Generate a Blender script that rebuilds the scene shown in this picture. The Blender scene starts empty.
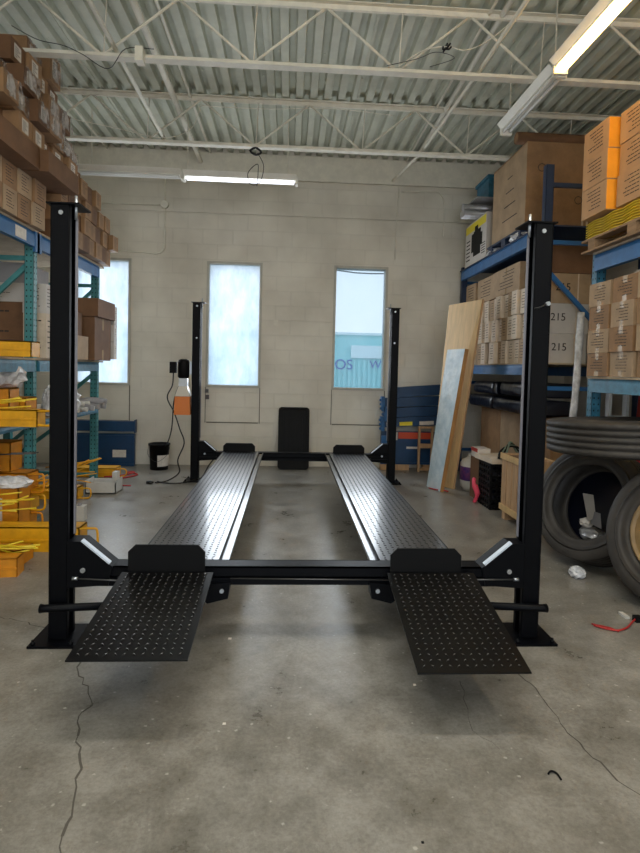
import bpy, bmesh, math, random
from mathutils import Vector, Matrix
random.seed(7)
SC = bpy.context.scene
COL = SC.collection
def lin(c):
    out = []
    for v in c:
        v = v / 255.0
        out.append(v / 12.92 if v <= 0.04045 else ((v + 0.055) / 1.055) ** 2.4)
    return out

# ------------------------------------------------------------------ camera
cd = bpy.data.cameras.new('camera'); cam = bpy.data.objects.new('camera', cd); COL.objects.link(cam)
cd.sensor_fit = 'HORIZONTAL'; cd.sensor_width = 36; cd.lens = 30.827; cd.shift_y = -0.0559
R = Vector((0.998174, -0.055574, 0.023666)); U = Vector((-0.021517, 0.038964, 0.999009)); F = Vector((0.056441, 0.997694, -0.037697))
cam.matrix_world = Matrix(((R.x, U.x, -F.x, -0.0781), (R.y, U.y, -F.y, -2.7302), (R.z, U.z, -F.z, 1.3724), (0, 0, 0, 1)))
cd.clip_start = 0.05
SC.camera = cam
# ------------------------------------------------------------------ world and light
W = bpy.data.worlds.new('sky'); SC.world = W; W.use_nodes = True
nt = W.node_tree; nt.nodes.clear()
wo = nt.nodes.new('ShaderNodeOutputWorld'); bg = nt.nodes.new('ShaderNodeBackground')
tcw = nt.nodes.new('ShaderNodeTexCoord'); sep = nt.nodes.new('ShaderNodeSeparateXYZ'); rp = nt.nodes.new('ShaderNodeValToRGB')
nt.links.new(tcw.outputs['Generated'], sep.inputs[0]); nt.links.new(sep.outputs['Z'], rp.inputs[0])
rp.color_ramp.elements[0].position = 0.0; rp.color_ramp.elements[0].color = (0.88, 0.93, 1.0, 1)
rp.color_ramp.elements[1].position = 0.6; rp.color_ramp.elements[1].color = (0.62, 0.80, 1.0, 1)
nt.links.new(rp.outputs[0], bg.inputs[0]); bg.inputs[1].default_value = 2.4
nt.links.new(bg.outputs[0], wo.inputs[0])
def area(name, loc, rot, sx, sy, power, color):
    l = bpy.data.lights.new(name, 'AREA'); l.shape = 'RECTANGLE'; l.size = sx; l.size_y = sy; l.energy = power; l.color = color
    o = bpy.data.objects.new(name, l); COL.objects.link(o); o.location = loc; o.rotation_euler = rot
    return o
# daylight through the open vehicle door behind the camera
area('door_daylight', (0.3, -6.6, 1.9), (math.radians(90), 0, 0), 4.2, 3.4, 34, (0.93, 0.97, 1.0))
# rows of ceiling tubes further back in the shop
for i, (x, y) in enumerate(((-1.3, -3.4), (1.9, -3.2), (0.1, -0.6))):
    area('shop_tube_light', (x, y, 3.62), (0, 0, math.radians(90) if i < 2 else 0), 2.4, 0.3, 34 if i < 2 else 42, (1.0, 0.97, 0.9))
    area('shop_tube_uplight', (x, y, 3.66), (math.pi, 0, math.radians(90) if i < 2 else 0), 2.4, 0.3, 24, (1.0, 0.97, 0.9))
# the windows' daylight entering the room
for x in (-2.65, -0.865, 0.9):
    area('window_daylight', (x, 4.99, 1.97), (math.radians(-90), 0, 0), 0.66, 1.6, 18, (0.88, 0.94, 1.0))
SC.view_settings.view_transform = 'Standard'; SC.view_settings.look = 'None'
SC.view_settings.exposure = 0.14; SC.view_settings.gamma = 1.0; SC.view_settings.use_curve_mapping = False

# ------------------------------------------------------------------ materials
def mat(name, rgb, rough=0.6, metal=0.0, var=0.0, vs=5.0, bump=0.0, bs=30.0, coat=0.0, rvar=0.0, rgb2=None, emis=0.0, stretch=None, trans=0.0, alpha=1.0, detail=4, spec=None):
    m = bpy.data.materials.new(name); m.use_nodes = True; n = m.node_tree.nodes; l = m.node_tree.links
    b = n['Principled BSDF']; c = lin(rgb)
    b.inputs['Base Color'].default_value = (*c, 1); b.inputs['Roughness'].default_value = rough; b.inputs['Metallic'].default_value = metal
    if coat: b.inputs['Coat Weight'].default_value = coat; b.inputs['Coat Roughness'].default_value = 0.12
    if spec is not None: b.inputs['Specular IOR Level'].default_value = spec
    if trans: b.inputs['Transmission Weight'].default_value = trans
    if alpha < 1: b.inputs['Alpha'].default_value = alpha
    if emis:
        b.inputs['Emission Color'].default_value = (*c, 1); b.inputs['Emission Strength'].default_value = emis
    tc = n.new('ShaderNodeTexCoord'); src = tc.outputs['Object']
    if stretch:
        mp = n.new('ShaderNodeMapping'); mp.inputs['Scale'].default_value = stretch; l.new(src, mp.inputs[0]); src = mp.outputs[0]
    if var or rgb2 or rvar:
        no = n.new('ShaderNodeTexNoise'); no.inputs['Scale'].default_value = vs; no.inputs['Detail'].default_value = detail; no.inputs['Roughness'].default_value = 0.65
        l.new(src, no.inputs['Vector'])
        if var or rgb2:
            r = n.new('ShaderNodeValToRGB'); l.new(no.outputs['Fac'], r.inputs[0])
            c2 = lin(rgb2) if rgb2 else [min(1, v * (1 + var)) for v in c]
            c1 = c if rgb2 else [v * (1 - var) for v in c]
            r.color_ramp.elements[0].position = 0.36; r.color_ramp.elements[0].color = (*c1, 1)
            r.color_ramp.elements[1].position = 0.64; r.color_ramp.elements[1].color = (*c2, 1)
            l.new(r.outputs[0], b.inputs['Base Color'])
        if rvar:
            mr = n.new('ShaderNodeMapRange'); mr.inputs['From Min'].default_value = 0.35; mr.inputs['From Max'].default_value = 0.65
            mr.inputs['To Min'].default_value = rough - rvar; mr.inputs['To Max'].default_value = rough + rvar
            l.new(no.outputs['Fac'], mr.inputs[0]); l.new(mr.outputs[0], b.inputs['Roughness'])
    if bump:
        nb = n.new('ShaderNodeTexNoise'); nb.inputs['Scale'].default_value = bs; nb.inputs['Detail'].default_value = 3; l.new(src, nb.inputs['Vector'])
        bp = n.new('ShaderNodeBump'); bp.inputs['Strength'].default_value = bump; bp.inputs['Distance'].default_value = 0.01
        l.new(nb.outputs['Fac'], bp.inputs['Height']); l.new(bp.outputs[0], b.inputs['Normal'])
    return m
M = {}
M['black'] = mat('black_powder_coat', (3, 4, 8), 0.45, var=0.1, vs=8, spec=0.12)
M['rail'] = mat('dull_latch_rail', (128, 126, 132), 0.55, metal=0.2)
M['black_matte'] = mat('black_matte_paint', (5, 5, 6), 0.6, spec=0.2)
M['plate'] = mat('black_tread_plate', (28, 29, 32), 0.3, metal=0.35, coat=0.5)
M['ramp'] = mat('black_ramp_plate', (5, 5, 6), 0.36, spec=0.3)
M['worn_tip'] = mat('worn_tread_tip', (205, 206, 210), 0.3, metal=0.6)
M['steel'] = mat('zinc_plated_steel', (185, 190, 196), 0.32, metal=0.9)
M['pale_steel'] = mat('pale_plate', (205, 215, 228), 0.4, metal=0.3)
M['wire'] = mat('steel_cable', (95, 95, 95), 0.4, metal=0.8)
M['cable'] = mat('black_rubber_cable', (14, 14, 14), 0.5)
M['deck'] = mat('painted_roof_deck', (200, 202, 186), 0.6, var=0.08, vs=3, bump=0.1, bs=20)
M['joist'] = mat('painted_steel_joist', (226, 221, 206), 0.55, var=0.08, vs=6)
M['conduit'] = mat('painted_conduit', (232, 227, 212), 0.5, var=0.06, vs=9)
M['fixture'] = mat('white_enamel', (240, 237, 226), 0.4, var=0.05, vs=6)
M['tube_off'] = mat('unlit_tube_glass', (235, 235, 232), 0.25)
M['tube_on'] = mat('lit_warm_tube', (255, 206, 116), 0.4, emis=17.0)
M['tube_cool'] = mat('lit_cool_tube', (240, 245, 255), 0.4, emis=1.6)
M['kraft'] = mat('kraft_cardboard', (146, 112, 78), 0.75, var=0.14, vs=6, bump=0.15, bs=25)
M['kraft2'] = mat('pale_kraft_cardboard', (168, 142, 112), 0.75, var=0.12, vs=6, bump=0.15, bs=25)
M['kraft3'] = mat('dark_kraft_cardboard', (112, 80, 54), 0.78, var=0.14, vs=5, bump=0.15, bs=25)
M['kraft_end'] = mat('buff_carton', (206, 190, 170), 0.7, var=0.1, vs=8, bump=0.2, bs=18)
M['orange_box'] = mat('golden_kraft_cardboard', (184, 146, 106), 0.7, var=0.08, vs=6)
M['orange_end'] = mat('orange_end_face', (240, 158, 30), 0.65, var=0.05, vs=6)
M['white_box'] = mat('white_cardboard', (196, 190, 184), 0.65, var=0.06, vs=5)
M['grey_box'] = mat('grey_cardboard', (150, 148, 150), 0.7, var=0.08, vs=5)
M['print'] = mat('black_print', (48, 40, 34), 0.7)
M['label'] = mat('paper_label', (214, 206, 196), 0.6, var=0.08, vs=30)
M['tape'] = mat('clear_tape', (172, 146, 112), 0.22, coat=0.4)
M['teal'] = mat('teal_rack_enamel', (66, 134, 138), 0.45, var=0.16, vs=9)
M['hole'] = mat('dark_slot', (16, 26, 28), 0.8)
M['blue'] = mat('blue_rack_enamel', (36, 96, 150), 0.42, var=0.16, vs=7)
M['blue_dark'] = mat('navy_rack_enamel', (30, 48, 78), 0.45, var=0.15, vs=7)
M['blue_teal'] = mat('worn_blue_teal_enamel', (48, 112, 140), 0.45, var=0.25, vs=14)
M['royal'] = mat('deep_blue_steel', (14, 58, 96), 0.42, var=0.14, vs=7)
M['yellow'] = mat('yellow_enamel', (222, 160, 20), 0.42, var=0.14, vs=7)
M['amber'] = mat('amber_enamel', (214, 138, 22), 0.45, var=0.14, vs=7)
M['lemon'] = mat('lemon_enamel', (226, 196, 40), 0.45, var=0.1, vs=7)
M['wood'] = mat('pale_pine', (184, 148, 110), 0.65, var=0.16, vs=5, stretch=(8, 8, 0.8))
M['ply'] = mat('plywood', (204, 170, 118), 0.6, var=0.1, vs=4, stretch=(6, 6, 0.6))
M['ply_edge'] = mat('plywood_edge', (164, 120, 70), 0.7, var=0.2, vs=20, stretch=(1, 1, 0.2))
M['board'] = mat('rack_board', (170, 152, 126), 0.75, var=0.12, vs=6)
M['pallet'] = mat('weathered_pallet_wood', (142, 114, 84), 0.8, var=0.2, vs=6, stretch=(6, 1, 6))
M['film'] = mat('crinkled_plastic', (205, 205, 208), 0.2, bump=1.0, bs=22, coat=0.5, var=0.25, vs=11)
M['foil'] = mat('blue_grey_film', (168, 190, 202), 0.3, bump=0.8, bs=9, coat=0.5, rgb2=(206, 218, 224), vs=6)
M['navy_film'] = mat('navy_plastic_wrap', (12, 16, 32), 0.28, bump=1.0, bs=8, coat=0.4)
M['rubber'] = mat('tyre_rubber', (54, 50, 46), 0.62, var=0.25, vs=7, bump=0.2, bs=30)
M['rim'] = mat('tan_rim_paint', (126, 102, 66), 0.5, var=0.18, vs=8)
M['pvc'] = mat('white_plastic', (200, 198, 192), 0.45, var=0.06, vs=9)
M['red'] = mat('red_paint', (170, 38, 34), 0.45)
M['pink'] = mat('pink_plastic', (222, 70, 96), 0.5)
M['purple'] = mat('purple_label', (62, 44, 112), 0.45, rgb2=(120, 60, 110), vs=18)
M['orange'] = mat('orange_oil', (222, 124, 52), 0.25, coat=0.4)
M['tank_white'] = mat('milky_plastic', (214, 208, 196), 0.3, coat=0.3)
M['alu'] = mat('aluminium', (190, 194, 198), 0.35, metal=0.7)
M['silver'] = mat('silver_foil', (178, 178, 182), 0.3, metal=0.6, bump=0.8, bs=25)
M['hose'] = mat('grey_green_hose', (96, 112, 98), 0.5)
M['frame'] = mat('window_frame_paint', (186, 182, 170), 0.5, var=0.06, vs=9)
M['yellow_print'] = mat('yellow_print', (226, 206, 40), 0.5)
M['green_print'] = mat('green_yellow_print', (150, 180, 60), 0.5)
M['red_print'] = mat('red_print', (206, 76, 40), 0.5)
M['crack'] = mat('floor_crack', (88, 84, 77), 0.9)
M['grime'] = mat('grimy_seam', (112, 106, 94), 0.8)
M['asphalt'] = mat('outside_asphalt', (150, 150, 150), 0.9)
M['teal_paint'] = mat('turquoise_siding', (160, 226, 226), 0.6)
M['pale_sign'] = mat('pale_sign', (232, 250, 250), 0.6)
M['letter'] = mat('blue_letters', (50, 70, 170), 0.6)

def floor_mat():
    m = bpy.data.materials.new('worn_concrete'); m.use_nodes = True; n = m.node_tree.nodes; l = m.node_tree.links; b = n['Principled BSDF']
    tc = n.new('ShaderNodeTexCoord')
    def noise(s, d, r=0.6):
        x = n.new('ShaderNodeTexNoise'); x.inputs['Scale'].default_value = s; x.inputs['Detail'].default_value = d; x.inputs['Roughness'].default_value = r
        l.new(tc.outputs['Object'], x.inputs['Vector']); return x
    a = noise(0.9, 6, 0.7); f = noise(60, 5, 0.8); g = noise(3.5, 8, 0.75)
    def ramp(src, p0, c0, p1, c1):
        r = n.new('ShaderNodeValToRGB'); l.new(src, r.inputs[0]); e = r.color_ramp.elements
        e[0].position = p0; e[0].color = (*lin(c0), 1); e[1].position = p1; e[1].color = (*lin(c1), 1); return r
    r1 = ramp(a.outputs['Fac'], 0.3, (134, 130, 121), 0.7, (153, 149, 142))
    r2 = ramp(g.outputs['Fac'], 0.35, (196, 194, 190), 0.60, (255, 255, 255))
    r3 = ramp(f.outputs['Fac'], 0.36, (176, 172, 166), 0.58, (255, 255, 255))
    def mul(x, y, t):
        mx = n.new('ShaderNodeMix'); mx.data_type = 'RGBA'; mx.blend_type = 'MULTIPLY'; mx.inputs['Factor'].default_value = t
        l.new(x, mx.inputs['A']); l.new(y, mx.inputs['B']); return mx.outputs['Result']
    c = mul(mul(r1.outputs[0], r2.outputs[0], 1.0), r3.outputs[0], 0.45)
    # pale scuffs
    s = noise(22, 8, 0.85); rs = n.new('ShaderNodeValToRGB'); l.new(s.outputs['Fac'], rs.inputs[0]); rs.color_ramp.elements[0].position = 0.58; rs.color_ramp.elements[1].position = 0.72
    rs.color_ramp.elements[1].color = (0.4, 0.4, 0.4, 1)
    mx = n.new('ShaderNodeMix'); mx.data_type = 'RGBA'; l.new(rs.outputs[0], mx.inputs['Factor']); l.new(c, mx.inputs['A']); mx.inputs['B'].default_value = (*lin((205, 202, 194)), 1)
    # chipped pale flecks
    vo = n.new('ShaderNodeTexVoronoi'); vo.inputs['Scale'].default_value = 16; vo.inputs['Randomness'].default_value = 1
    dn = noise(40, 3); ad = n.new('ShaderNodeMath'); ad.operation = 'MULTIPLY_ADD'; l.new(dn.outputs['Fac'], ad.inputs[0]); ad.inputs[1].default_value = 0.5; l.new(vo.outputs['Distance'], ad.inputs[2]); l.new(tc.outputs['Object'], vo.inputs['Vector'])
    vr = n.new('ShaderNodeMapRange'); l.new(ad.outputs[0], vr.inputs[0]); vr.inputs['From Min'].default_value = 0.34; vr.inputs['From Max'].default_value = 0.27; vr.inputs['To Min'].default_value = 0; vr.inputs['To Max'].default_value = 0.55
    m3 = n.new('ShaderNodeMix'); m3.data_type = 'RGBA'; l.new(vr.outputs[0], m3.inputs['Factor']); l.new(mx.outputs['Result'], m3.inputs['A']); m3.inputs['B'].default_value = (*lin((196, 192, 184)), 1)
    l.new(m3.outputs['Result'], b.inputs['Base Color'])
    mr = n.new('ShaderNodeMapRange'); l.new(g.outputs['Fac'], mr.inputs[0]); mr.inputs['From Min'].default_value = 0.3; mr.inputs['From Max'].default_value = 0.7
    mr.inputs['To Min'].default_value = 0.24; mr.inputs['To Max'].default_value = 0.44; l.new(mr.outputs[0], b.inputs['Roughness'])
    bp = n.new('ShaderNodeBump'); bp.inputs['Strength'].default_value = 0.2; bp.inputs['Distance'].default_value = 0.004
    l.new(f.outputs['Fac'], bp.inputs['Height']); l.new(bp.outputs[0], b.inputs['Normal'])
    return m
def wall_mat():
    m = bpy.data.materials.new('painted_block_wall'); m.use_nodes = True; n = m.node_tree.nodes; l = m.node_tree.links; b = n['Principled BSDF']
    tc = n.new('ShaderNodeTexCoord'); sp = n.new('ShaderNodeSeparateXYZ'); cb = n.new('ShaderNodeCombineXYZ')
    l.new(tc.outputs['Object'], sp.inputs[0]); ad = n.new('ShaderNodeMath'); ad.operation = 'ADD'
    l.new(sp.outputs['X'], ad.inputs[0]); l.new(sp.outputs['Y'], ad.inputs[1]); l.new(ad.outputs[0], cb.inputs[0]); l.new(sp.outputs['Z'], cb.inputs[1])
    br = n.new('ShaderNodeTexBrick'); br.inputs['Scale'].default_value = 1.0; br.inputs['Mortar Size'].default_value = 0.006; br.inputs['Mortar Smooth'].default_value = 0.3
    br.inputs['Brick Width'].default_value = 0.41; br.inputs['Row Height'].default_value = 0.205
    br.inputs['Color1'].default_value = (1, 1, 1, 1); br.inputs['Color2'].default_value = (0.98, 0.98, 0.98, 1); br.inputs['Mortar'].default_value = (0.93, 0.93, 0.93, 1)
    l.new(cb.outputs[0], br.inputs['Vector'])
    no = n.new('ShaderNodeTexNoise'); no.inputs['Scale'].default_value = 1.6; no.inputs['Detail'].default_value = 6; l.new(tc.outputs['Object'], no.inputs['Vector'])
    r = n.new('ShaderNodeValToRGB'); l.new(no.outputs['Fac'], r.inputs[0]); r.color_ramp.elements[0].position = 0.3; r.color_ramp.elements[0].color = (*lin((206, 199, 184)), 1)
    r.color_ramp.elements[1].position = 0.65; r.color_ramp.elements[1].color = (*lin((230, 224, 210)), 1)
    mx = n.new('ShaderNodeMix'); mx.data_type = 'RGBA'; mx.blend_type = 'MULTIPLY'; mx.inputs['Factor'].default_value = 0.75
    l.new(r.outputs[0], mx.inputs['A']); l.new(br.outputs['Color'], mx.inputs['B']); l.new(mx.outputs['Result'], b.inputs['Base Color'])
    b.inputs['Roughness'].default_value = 0.5
    iv = n.new('ShaderNodeMath'); iv.operation = 'SUBTRACT'; iv.inputs[0].default_value = 1.0; l.new(br.outputs['Fac'], iv.inputs[1])
    n2 = n.new('ShaderNodeTexNoise'); n2.inputs['Scale'].default_value = 9; n2.inputs['Detail'].default_value = 5; l.new(tc.outputs['Object'], n2.inputs['Vector'])
    a2 = n.new('ShaderNodeMath'); a2.operation = 'MULTIPLY_ADD'; l.new(n2.outputs['Fac'], a2.inputs[0]); a2.inputs[1].default_value = 0.8; l.new(iv.outputs[0], a2.inputs[2])
    bp = n.new('ShaderNodeBump'); bp.inputs['Strength'].default_value = 0.5; bp.inputs['Distance'].default_value = 0.006
    l.new(a2.outputs[0], bp.inputs['Height']); l.new(bp.outputs[0], b.inputs['Normal'])
    return m
def pane_mat(name, clear, tint):
    m = bpy.data.materials.new(name); m.use_nodes = True; n = m.node_tree.nodes; l = m.node_tree.links; n.clear()
    o = n.new('ShaderNodeOutputMaterial'); t = n.new('ShaderNodeBsdfTransparent'); g = n.new('ShaderNodeBsdfGlossy'); tr = n.new('ShaderNodeBsdfTranslucent')
    t.inputs[0].default_value = (*tint, 1); g.inputs['Roughness'].default_value = 0.3
    no = n.new('ShaderNodeTexNoise'); no.inputs['Scale'].default_value = 3.0; no.inputs['Detail'].default_value = 7; no.inputs['Roughness'].default_value = 0.7
    tc = n.new('ShaderNodeTexCoord'); mp = n.new('ShaderNodeMapping'); mp.inputs['Scale'].default_value = (2.2, 1, 0.8); l.new(tc.outputs['Object'], mp.inputs[0]); l.new(mp.outputs[0], no.inputs['Vector'])
    r = n.new('ShaderNodeValToRGB'); l.new(no.outputs['Fac'], r.inputs[0]); r.color_ramp.elements[0].position = 0.35; r.color_ramp.elements[0].color = (0.72, 0.78, 0.84, 1)
    r.color_ramp.elements[1].position = 0.62; r.color_ramp.elements[1].color = (0.96, 0.97, 0.99, 1); l.new(r.outputs[0], tr.inputs[0])
    a = n.new('ShaderNodeMixShader'); a.inputs[0].default_value = 1 - clear; l.new(t.outputs[0], a.inputs[1]); l.new(tr.outputs[0], a.inputs[2])
    c = n.new('ShaderNodeMixShader'); c.inputs[0].default_value = 0.015; l.new(a.outputs[0], c.inputs[1]); l.new(g.outputs[0], c.inputs[2]); l.new(c.outputs[0], o.inputs[0])
    return m
def wrap_mat():
    m = bpy.data.materials.new('thin_stretch_wrap'); m.use_nodes = True; n = m.node_tree.nodes; l = m.node_tree.links; n.clear()
    o = n.new('ShaderNodeOutputMaterial'); t = n.new('ShaderNodeBsdfTransparent'); b = n.new('ShaderNodeBsdfPrincipled'); b.inputs['Base Color'].default_value = (.5, .46, .44, 1); b.inputs['Roughness'].default_value = .2
    tc = n.new('ShaderNodeTexCoord'); no = n.new('ShaderNodeTexNoise'); no.inputs['Scale'].default_value = 16; no.inputs['Detail'].default_value = 6; l.new(tc.outputs['Object'], no.inputs['Vector'])
    r = n.new('ShaderNodeMapRange'); r.inputs['From Min'].default_value = .42; r.inputs['From Max'].default_value = .66; r.inputs['To Min'].default_value = .08; r.inputs['To Max'].default_value = .75; l.new(no.outputs['Fac'], r.inputs[0])
    bp = n.new('ShaderNodeBump'); bp.inputs['Strength'].default_value = 1; bp.inputs['Distance'].default_value = .01; l.new(no.outputs['Fac'], bp.inputs['Height']); l.new(bp.outputs[0], b.inputs['Normal'])
    x = n.new('ShaderNodeMixShader'); l.new(r.outputs[0], x.inputs[0]); l.new(t.outputs[0], x.inputs[1]); l.new(b.outputs[0], x.inputs[2]); l.new(x.outputs[0], o.inputs[0]); return m
M['wrap'] = wrap_mat(); M['floor'] = floor_mat(); M['wall'] = wall_mat()
M['pane_film'] = pane_mat('filmed_glass', 0.25, (0.95, 0.97, 1.0)); M['pane_clear'] = pane_mat('clear_glass', 0.9, (0.60, 0.64, 0.66))

# ------------------------------------------------------------------ mesh helpers
class MB:
    def __init__(s): s.bm = bmesh.new(); s.mi = 0
    def _f(s, vs):
        try:
            f = s.bm.faces.new(vs); f.material_index = s.mi; return f
        except ValueError: return None
    def box(s, x0, x1, y0, y1, z0, z1, mt=None):
        if x0 > x1: x0, x1 = x1, x0
        if y0 > y1: y0, y1 = y1, y0
        c = [(x0, y0, z0), (x1, y0, z0), (x1, y1, z0), (x0, y1, z0), (x0, y0, z1), (x1, y0, z1), (x1, y1, z1), (x0, y1, z1)]
        if mt is not None: c = [mt @ Vector(p) for p in c]
        v = [s.bm.verts.new(p) for p in c]
        for q in ((3, 2, 1, 0), (4, 5, 6, 7), (0, 1, 5, 4), (1, 2, 6, 5), (2, 3, 7, 6), (3, 0, 4, 7)): s._f([v[i] for i in q])
        return s
    def prism(s, poly, axis, a, b):
        # poly in the two other axes (order x,y,z without axis), extruded from a to b
        def P(u, w, t): return {'x': (t, u, w), 'y': (u, t, w), 'z': (u, w, t)}[axis]
        v0 = [s.bm.verts.new(P(u, w, a)) for u, w in poly]; v1 = [s.bm.verts.new(P(u, w, b)) for u, w in poly]
        n = len(poly)
        for i in range(n): s._f([v0[i], v0[(i + 1) % n], v1[(i + 1) % n], v1[i]])
        s._f(v0[::-1]); s._f(v1)
        return s
    def tube(s, pts, r, seg=10, cap=True):
        pts = [Vector(p) for p in pts]; rings = []; up = None
        for i, p in enumerate(pts):
            d = (pts[min(i + 1, len(pts) - 1)] - pts[max(i - 1, 0)]).normalized()
            if up is None or abs(up.dot(d)) > 0.98: up = Vector((0, 0, 1)) if abs(d.z) < 0.9 else Vector((0, 1, 0))
            e = d.cross(up).normalized(); up = e.cross(d).normalized()
            rr = r[i] if isinstance(r, (list, tuple)) else r
            rings.append([s.bm.verts.new(p + rr * (math.cos(2 * math.pi * k / seg) * e + math.sin(2 * math.pi * k / seg) * up)) for k in range(seg)])
        for a, b in zip(rings, rings[1:]):
            for k in range(seg):
                f = s._f([a[k], a[(k + 1) % seg], b[(k + 1) % seg], b[k]])
                if f: f.smooth = True
        if cap: s._f(rings[0]); s._f(rings[-1][::-1])
        return s
    def lathe(s, prof, center=(0, 0, 0), axis='z', seg=32, closed=False):
        c = Vector(center); rings = []
        for r, h in prof:
            ring = []
            for k in range(seg):
                t = 2 * math.pi * k / seg; a, b = r * math.cos(t), r * math.sin(t)
                p = {'z': (a, b, h), 'y': (a, h, b), 'x': (h, a, b)}[axis]
                ring.append(s.bm.verts.new(c + Vector(p)))
            rings.append(ring)
        pr = list(zip(rings, rings[1:])) + ([(rings[-1], rings[0])] if closed else [])
        for a, b in pr:
            for k in range(seg):
                f = s._f([a[k], a[(k + 1) % seg], b[(k + 1) % seg], b[k]])
                if f: f.smooth = True
        if not closed: s._f(rings[0][::-1]); s._f(rings[-1])
        return s
    def mesh(s, name, mats, bevel=0, smooth_angle=None):
        if bevel:
            bmesh.ops.bevel(s.bm, geom=[e for e in s.bm.edges if e.is_manifold and e.calc_face_angle(0) > 0.6], offset=bevel, segments=2, affect='EDGES', clamp_overlap=True)
        bmesh.ops.recalc_face_normals(s.bm, faces=s.bm.faces)
        me = bpy.data.meshes.new(name); s.bm.to_mesh(me); s.bm.free()
        for m in (mats if isinstance(mats, (list, tuple)) else [mats]): me.materials.append(m)
        return me
    def build(s, name, mats, parent=None, bevel=0, kind=None, loc=None):
        o = bpy.data.objects.new(name, s.mesh(name, mats, bevel)); COL.objects.link(o)
        if parent: o.parent = parent
        if loc: o.location = loc
        if kind: o['kind'] = kind
        return o
def tag(o, label, cat, group=None, kind=None):
    o['label'] = label; o['category'] = cat
    if group: o['group'] = group
    if kind: o['kind'] = kind
    return o
def thing(name, label, cat, loc=(0, 0, 0), rz=0.0, group=None):
    o = bpy.data.objects.new(name, None); COL.objects.link(o); o.empty_display_size = 0.05
    o.location = loc; o.rotation_euler = (0, 0, rz); return tag(o, label, cat, group)
def inst(me, name, parent, loc=(0, 0, 0)):
    o = bpy.data.objects.new(name, me); COL.objects.link(o); o.parent = parent; o.location = loc; return o
def smooth(pts, n=6):
    pts = [Vector(p) for p in pts]; out = []
    for i in range(len(pts) - 1):
        p0, p1, p2, p3 = pts[max(i - 1, 0)], pts[i], pts[i + 1], pts[min(i + 2, len(pts) - 1)]
        for k in range(n):
            t = k / n
            out.append(0.5 * ((2 * p1) + (p2 - p0) * t + (2 * p0 - 5 * p1 + 4 * p2 - p3) * t * t + (3 * p1 - p0 - 3 * p2 + p3) * t ** 3))
    out.append(pts[-1]); return out
def cable(name, pts, r, m, label, cat='cable', parent=None, n=6):
    o = MB().tube(smooth(pts, n), r, 8).build(name, m, parent)
    if not parent: tag(o, label, cat)
    return o

# ------------------------------------------------------------------ structure
XL, XR, YF, YB, ZC = -3.7, 3.9, -6.8, 5.0, 4.34
mb = MB(); mb.box(XL - .3, XR + .3, YF - .3, YB + .3, -0.2, 0)
mb.mi = 1
def crack(pts, w, jit=0.012):
    q = []
    for i in range(len(pts) - 1):
        a, b = Vector((*pts[i], 0)), Vector((*pts[i + 1], 0)); n = max(2, int((b - a).length / 0.035))
        for k in range(n):
            p = a.lerp(b, k / n); q.append(p + Vector((random.uniform(-jit, jit), random.uniform(-jit, jit), 0)))
    q.append(Vector((*pts[-1], 0)))
    for a, b in zip(q, q[1:]):
        d = (b - a).normalized(); e = Vector((-d.y, d.x, 0)) * w * random.uniform(0.4, 1.2) / 2
        mb._f([mb.bm.verts.new(p + Vector((0, 0, 0.0012))) for p in (a - e, a + e, b + e, b - e)])
crack([(-1.03, -.12), (-1.0, -.24), (-.91, -.4), (-.85, -.52), (-.865, -.6), (-.83, -.7), (-.77, -.84), (-.74, -.97), (-.72, -1.07), (-.69, -1.19), (-.64, -1.5)], 0.008)
crack([(.99, -.25), (1.0, -.33), (1.035, -.52), (1.03, -.74), (1.05, -.9), (1.10, -1.04), (1.2, -1.4)], 0.006)
crack([(-2.0, 0.35), (-1.61, 0.27), (-1.30, 0.14)], 0.005)
crack([(.71, -.37), (.69, -.51), (.65, -.71), (.72, -.82)], 0.0025)
mb.build('floor', [M['floor'], M['crack']], kind='structure')
ZA = 0.62
wins = [(-3.02, -2.30), (-1.225, -0.505), (0.54, 1.26)]; WZ0, WZ1 = 1.12, 2.82
mb = MB(); xs = [XL - .3] + [v for w in wins for v in w] + [XR + .3]
for i in range(0, len(xs), 2): mb.box(xs[i], xs[i + 1], YB, YB + .22, 0, 4.6)
for a, b in wins: mb.box(a, b, YB, YB + .22, 0, WZ0); mb.box(a, b, YB, YB + .22, WZ1, 4.6)
bmesh.ops.remove_doubles(mb.bm, verts=mb.bm.verts, dist=1e-4)
mb.build('wall_back', M['wall'], kind='structure')
MB().box(XL - .25, XL, YF, YB, 0, 4.6).build('wall_left', M['wall'], kind='structure')
MB().box(XR, XR + .25, YF, YB, 0, 4.6).build('wall_right', M['wall'], kind='structure')
mb = MB(); mb.box(XL, -2.0, YF - .2, YF, 0, 4.6); mb.box(2.6, XR, YF - .2, YF, 0, 4.6); mb.box(-2.0, 2.6, YF - .2, YF, 3.7, 4.6)
mb.build('wall_front', M['wall'], kind='structure')
MB().box(XL, XR, YB - 0.05, YB, 3.98, ZC - 0.03).build('trim_1', M['conduit'], kind='structure', bevel=0.004)
MB().box(XL, XR, YB - 0.02, YB, 3.50, 3.53).build('trim_2', M['wall'], kind='structure', bevel=0.004)
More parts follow.
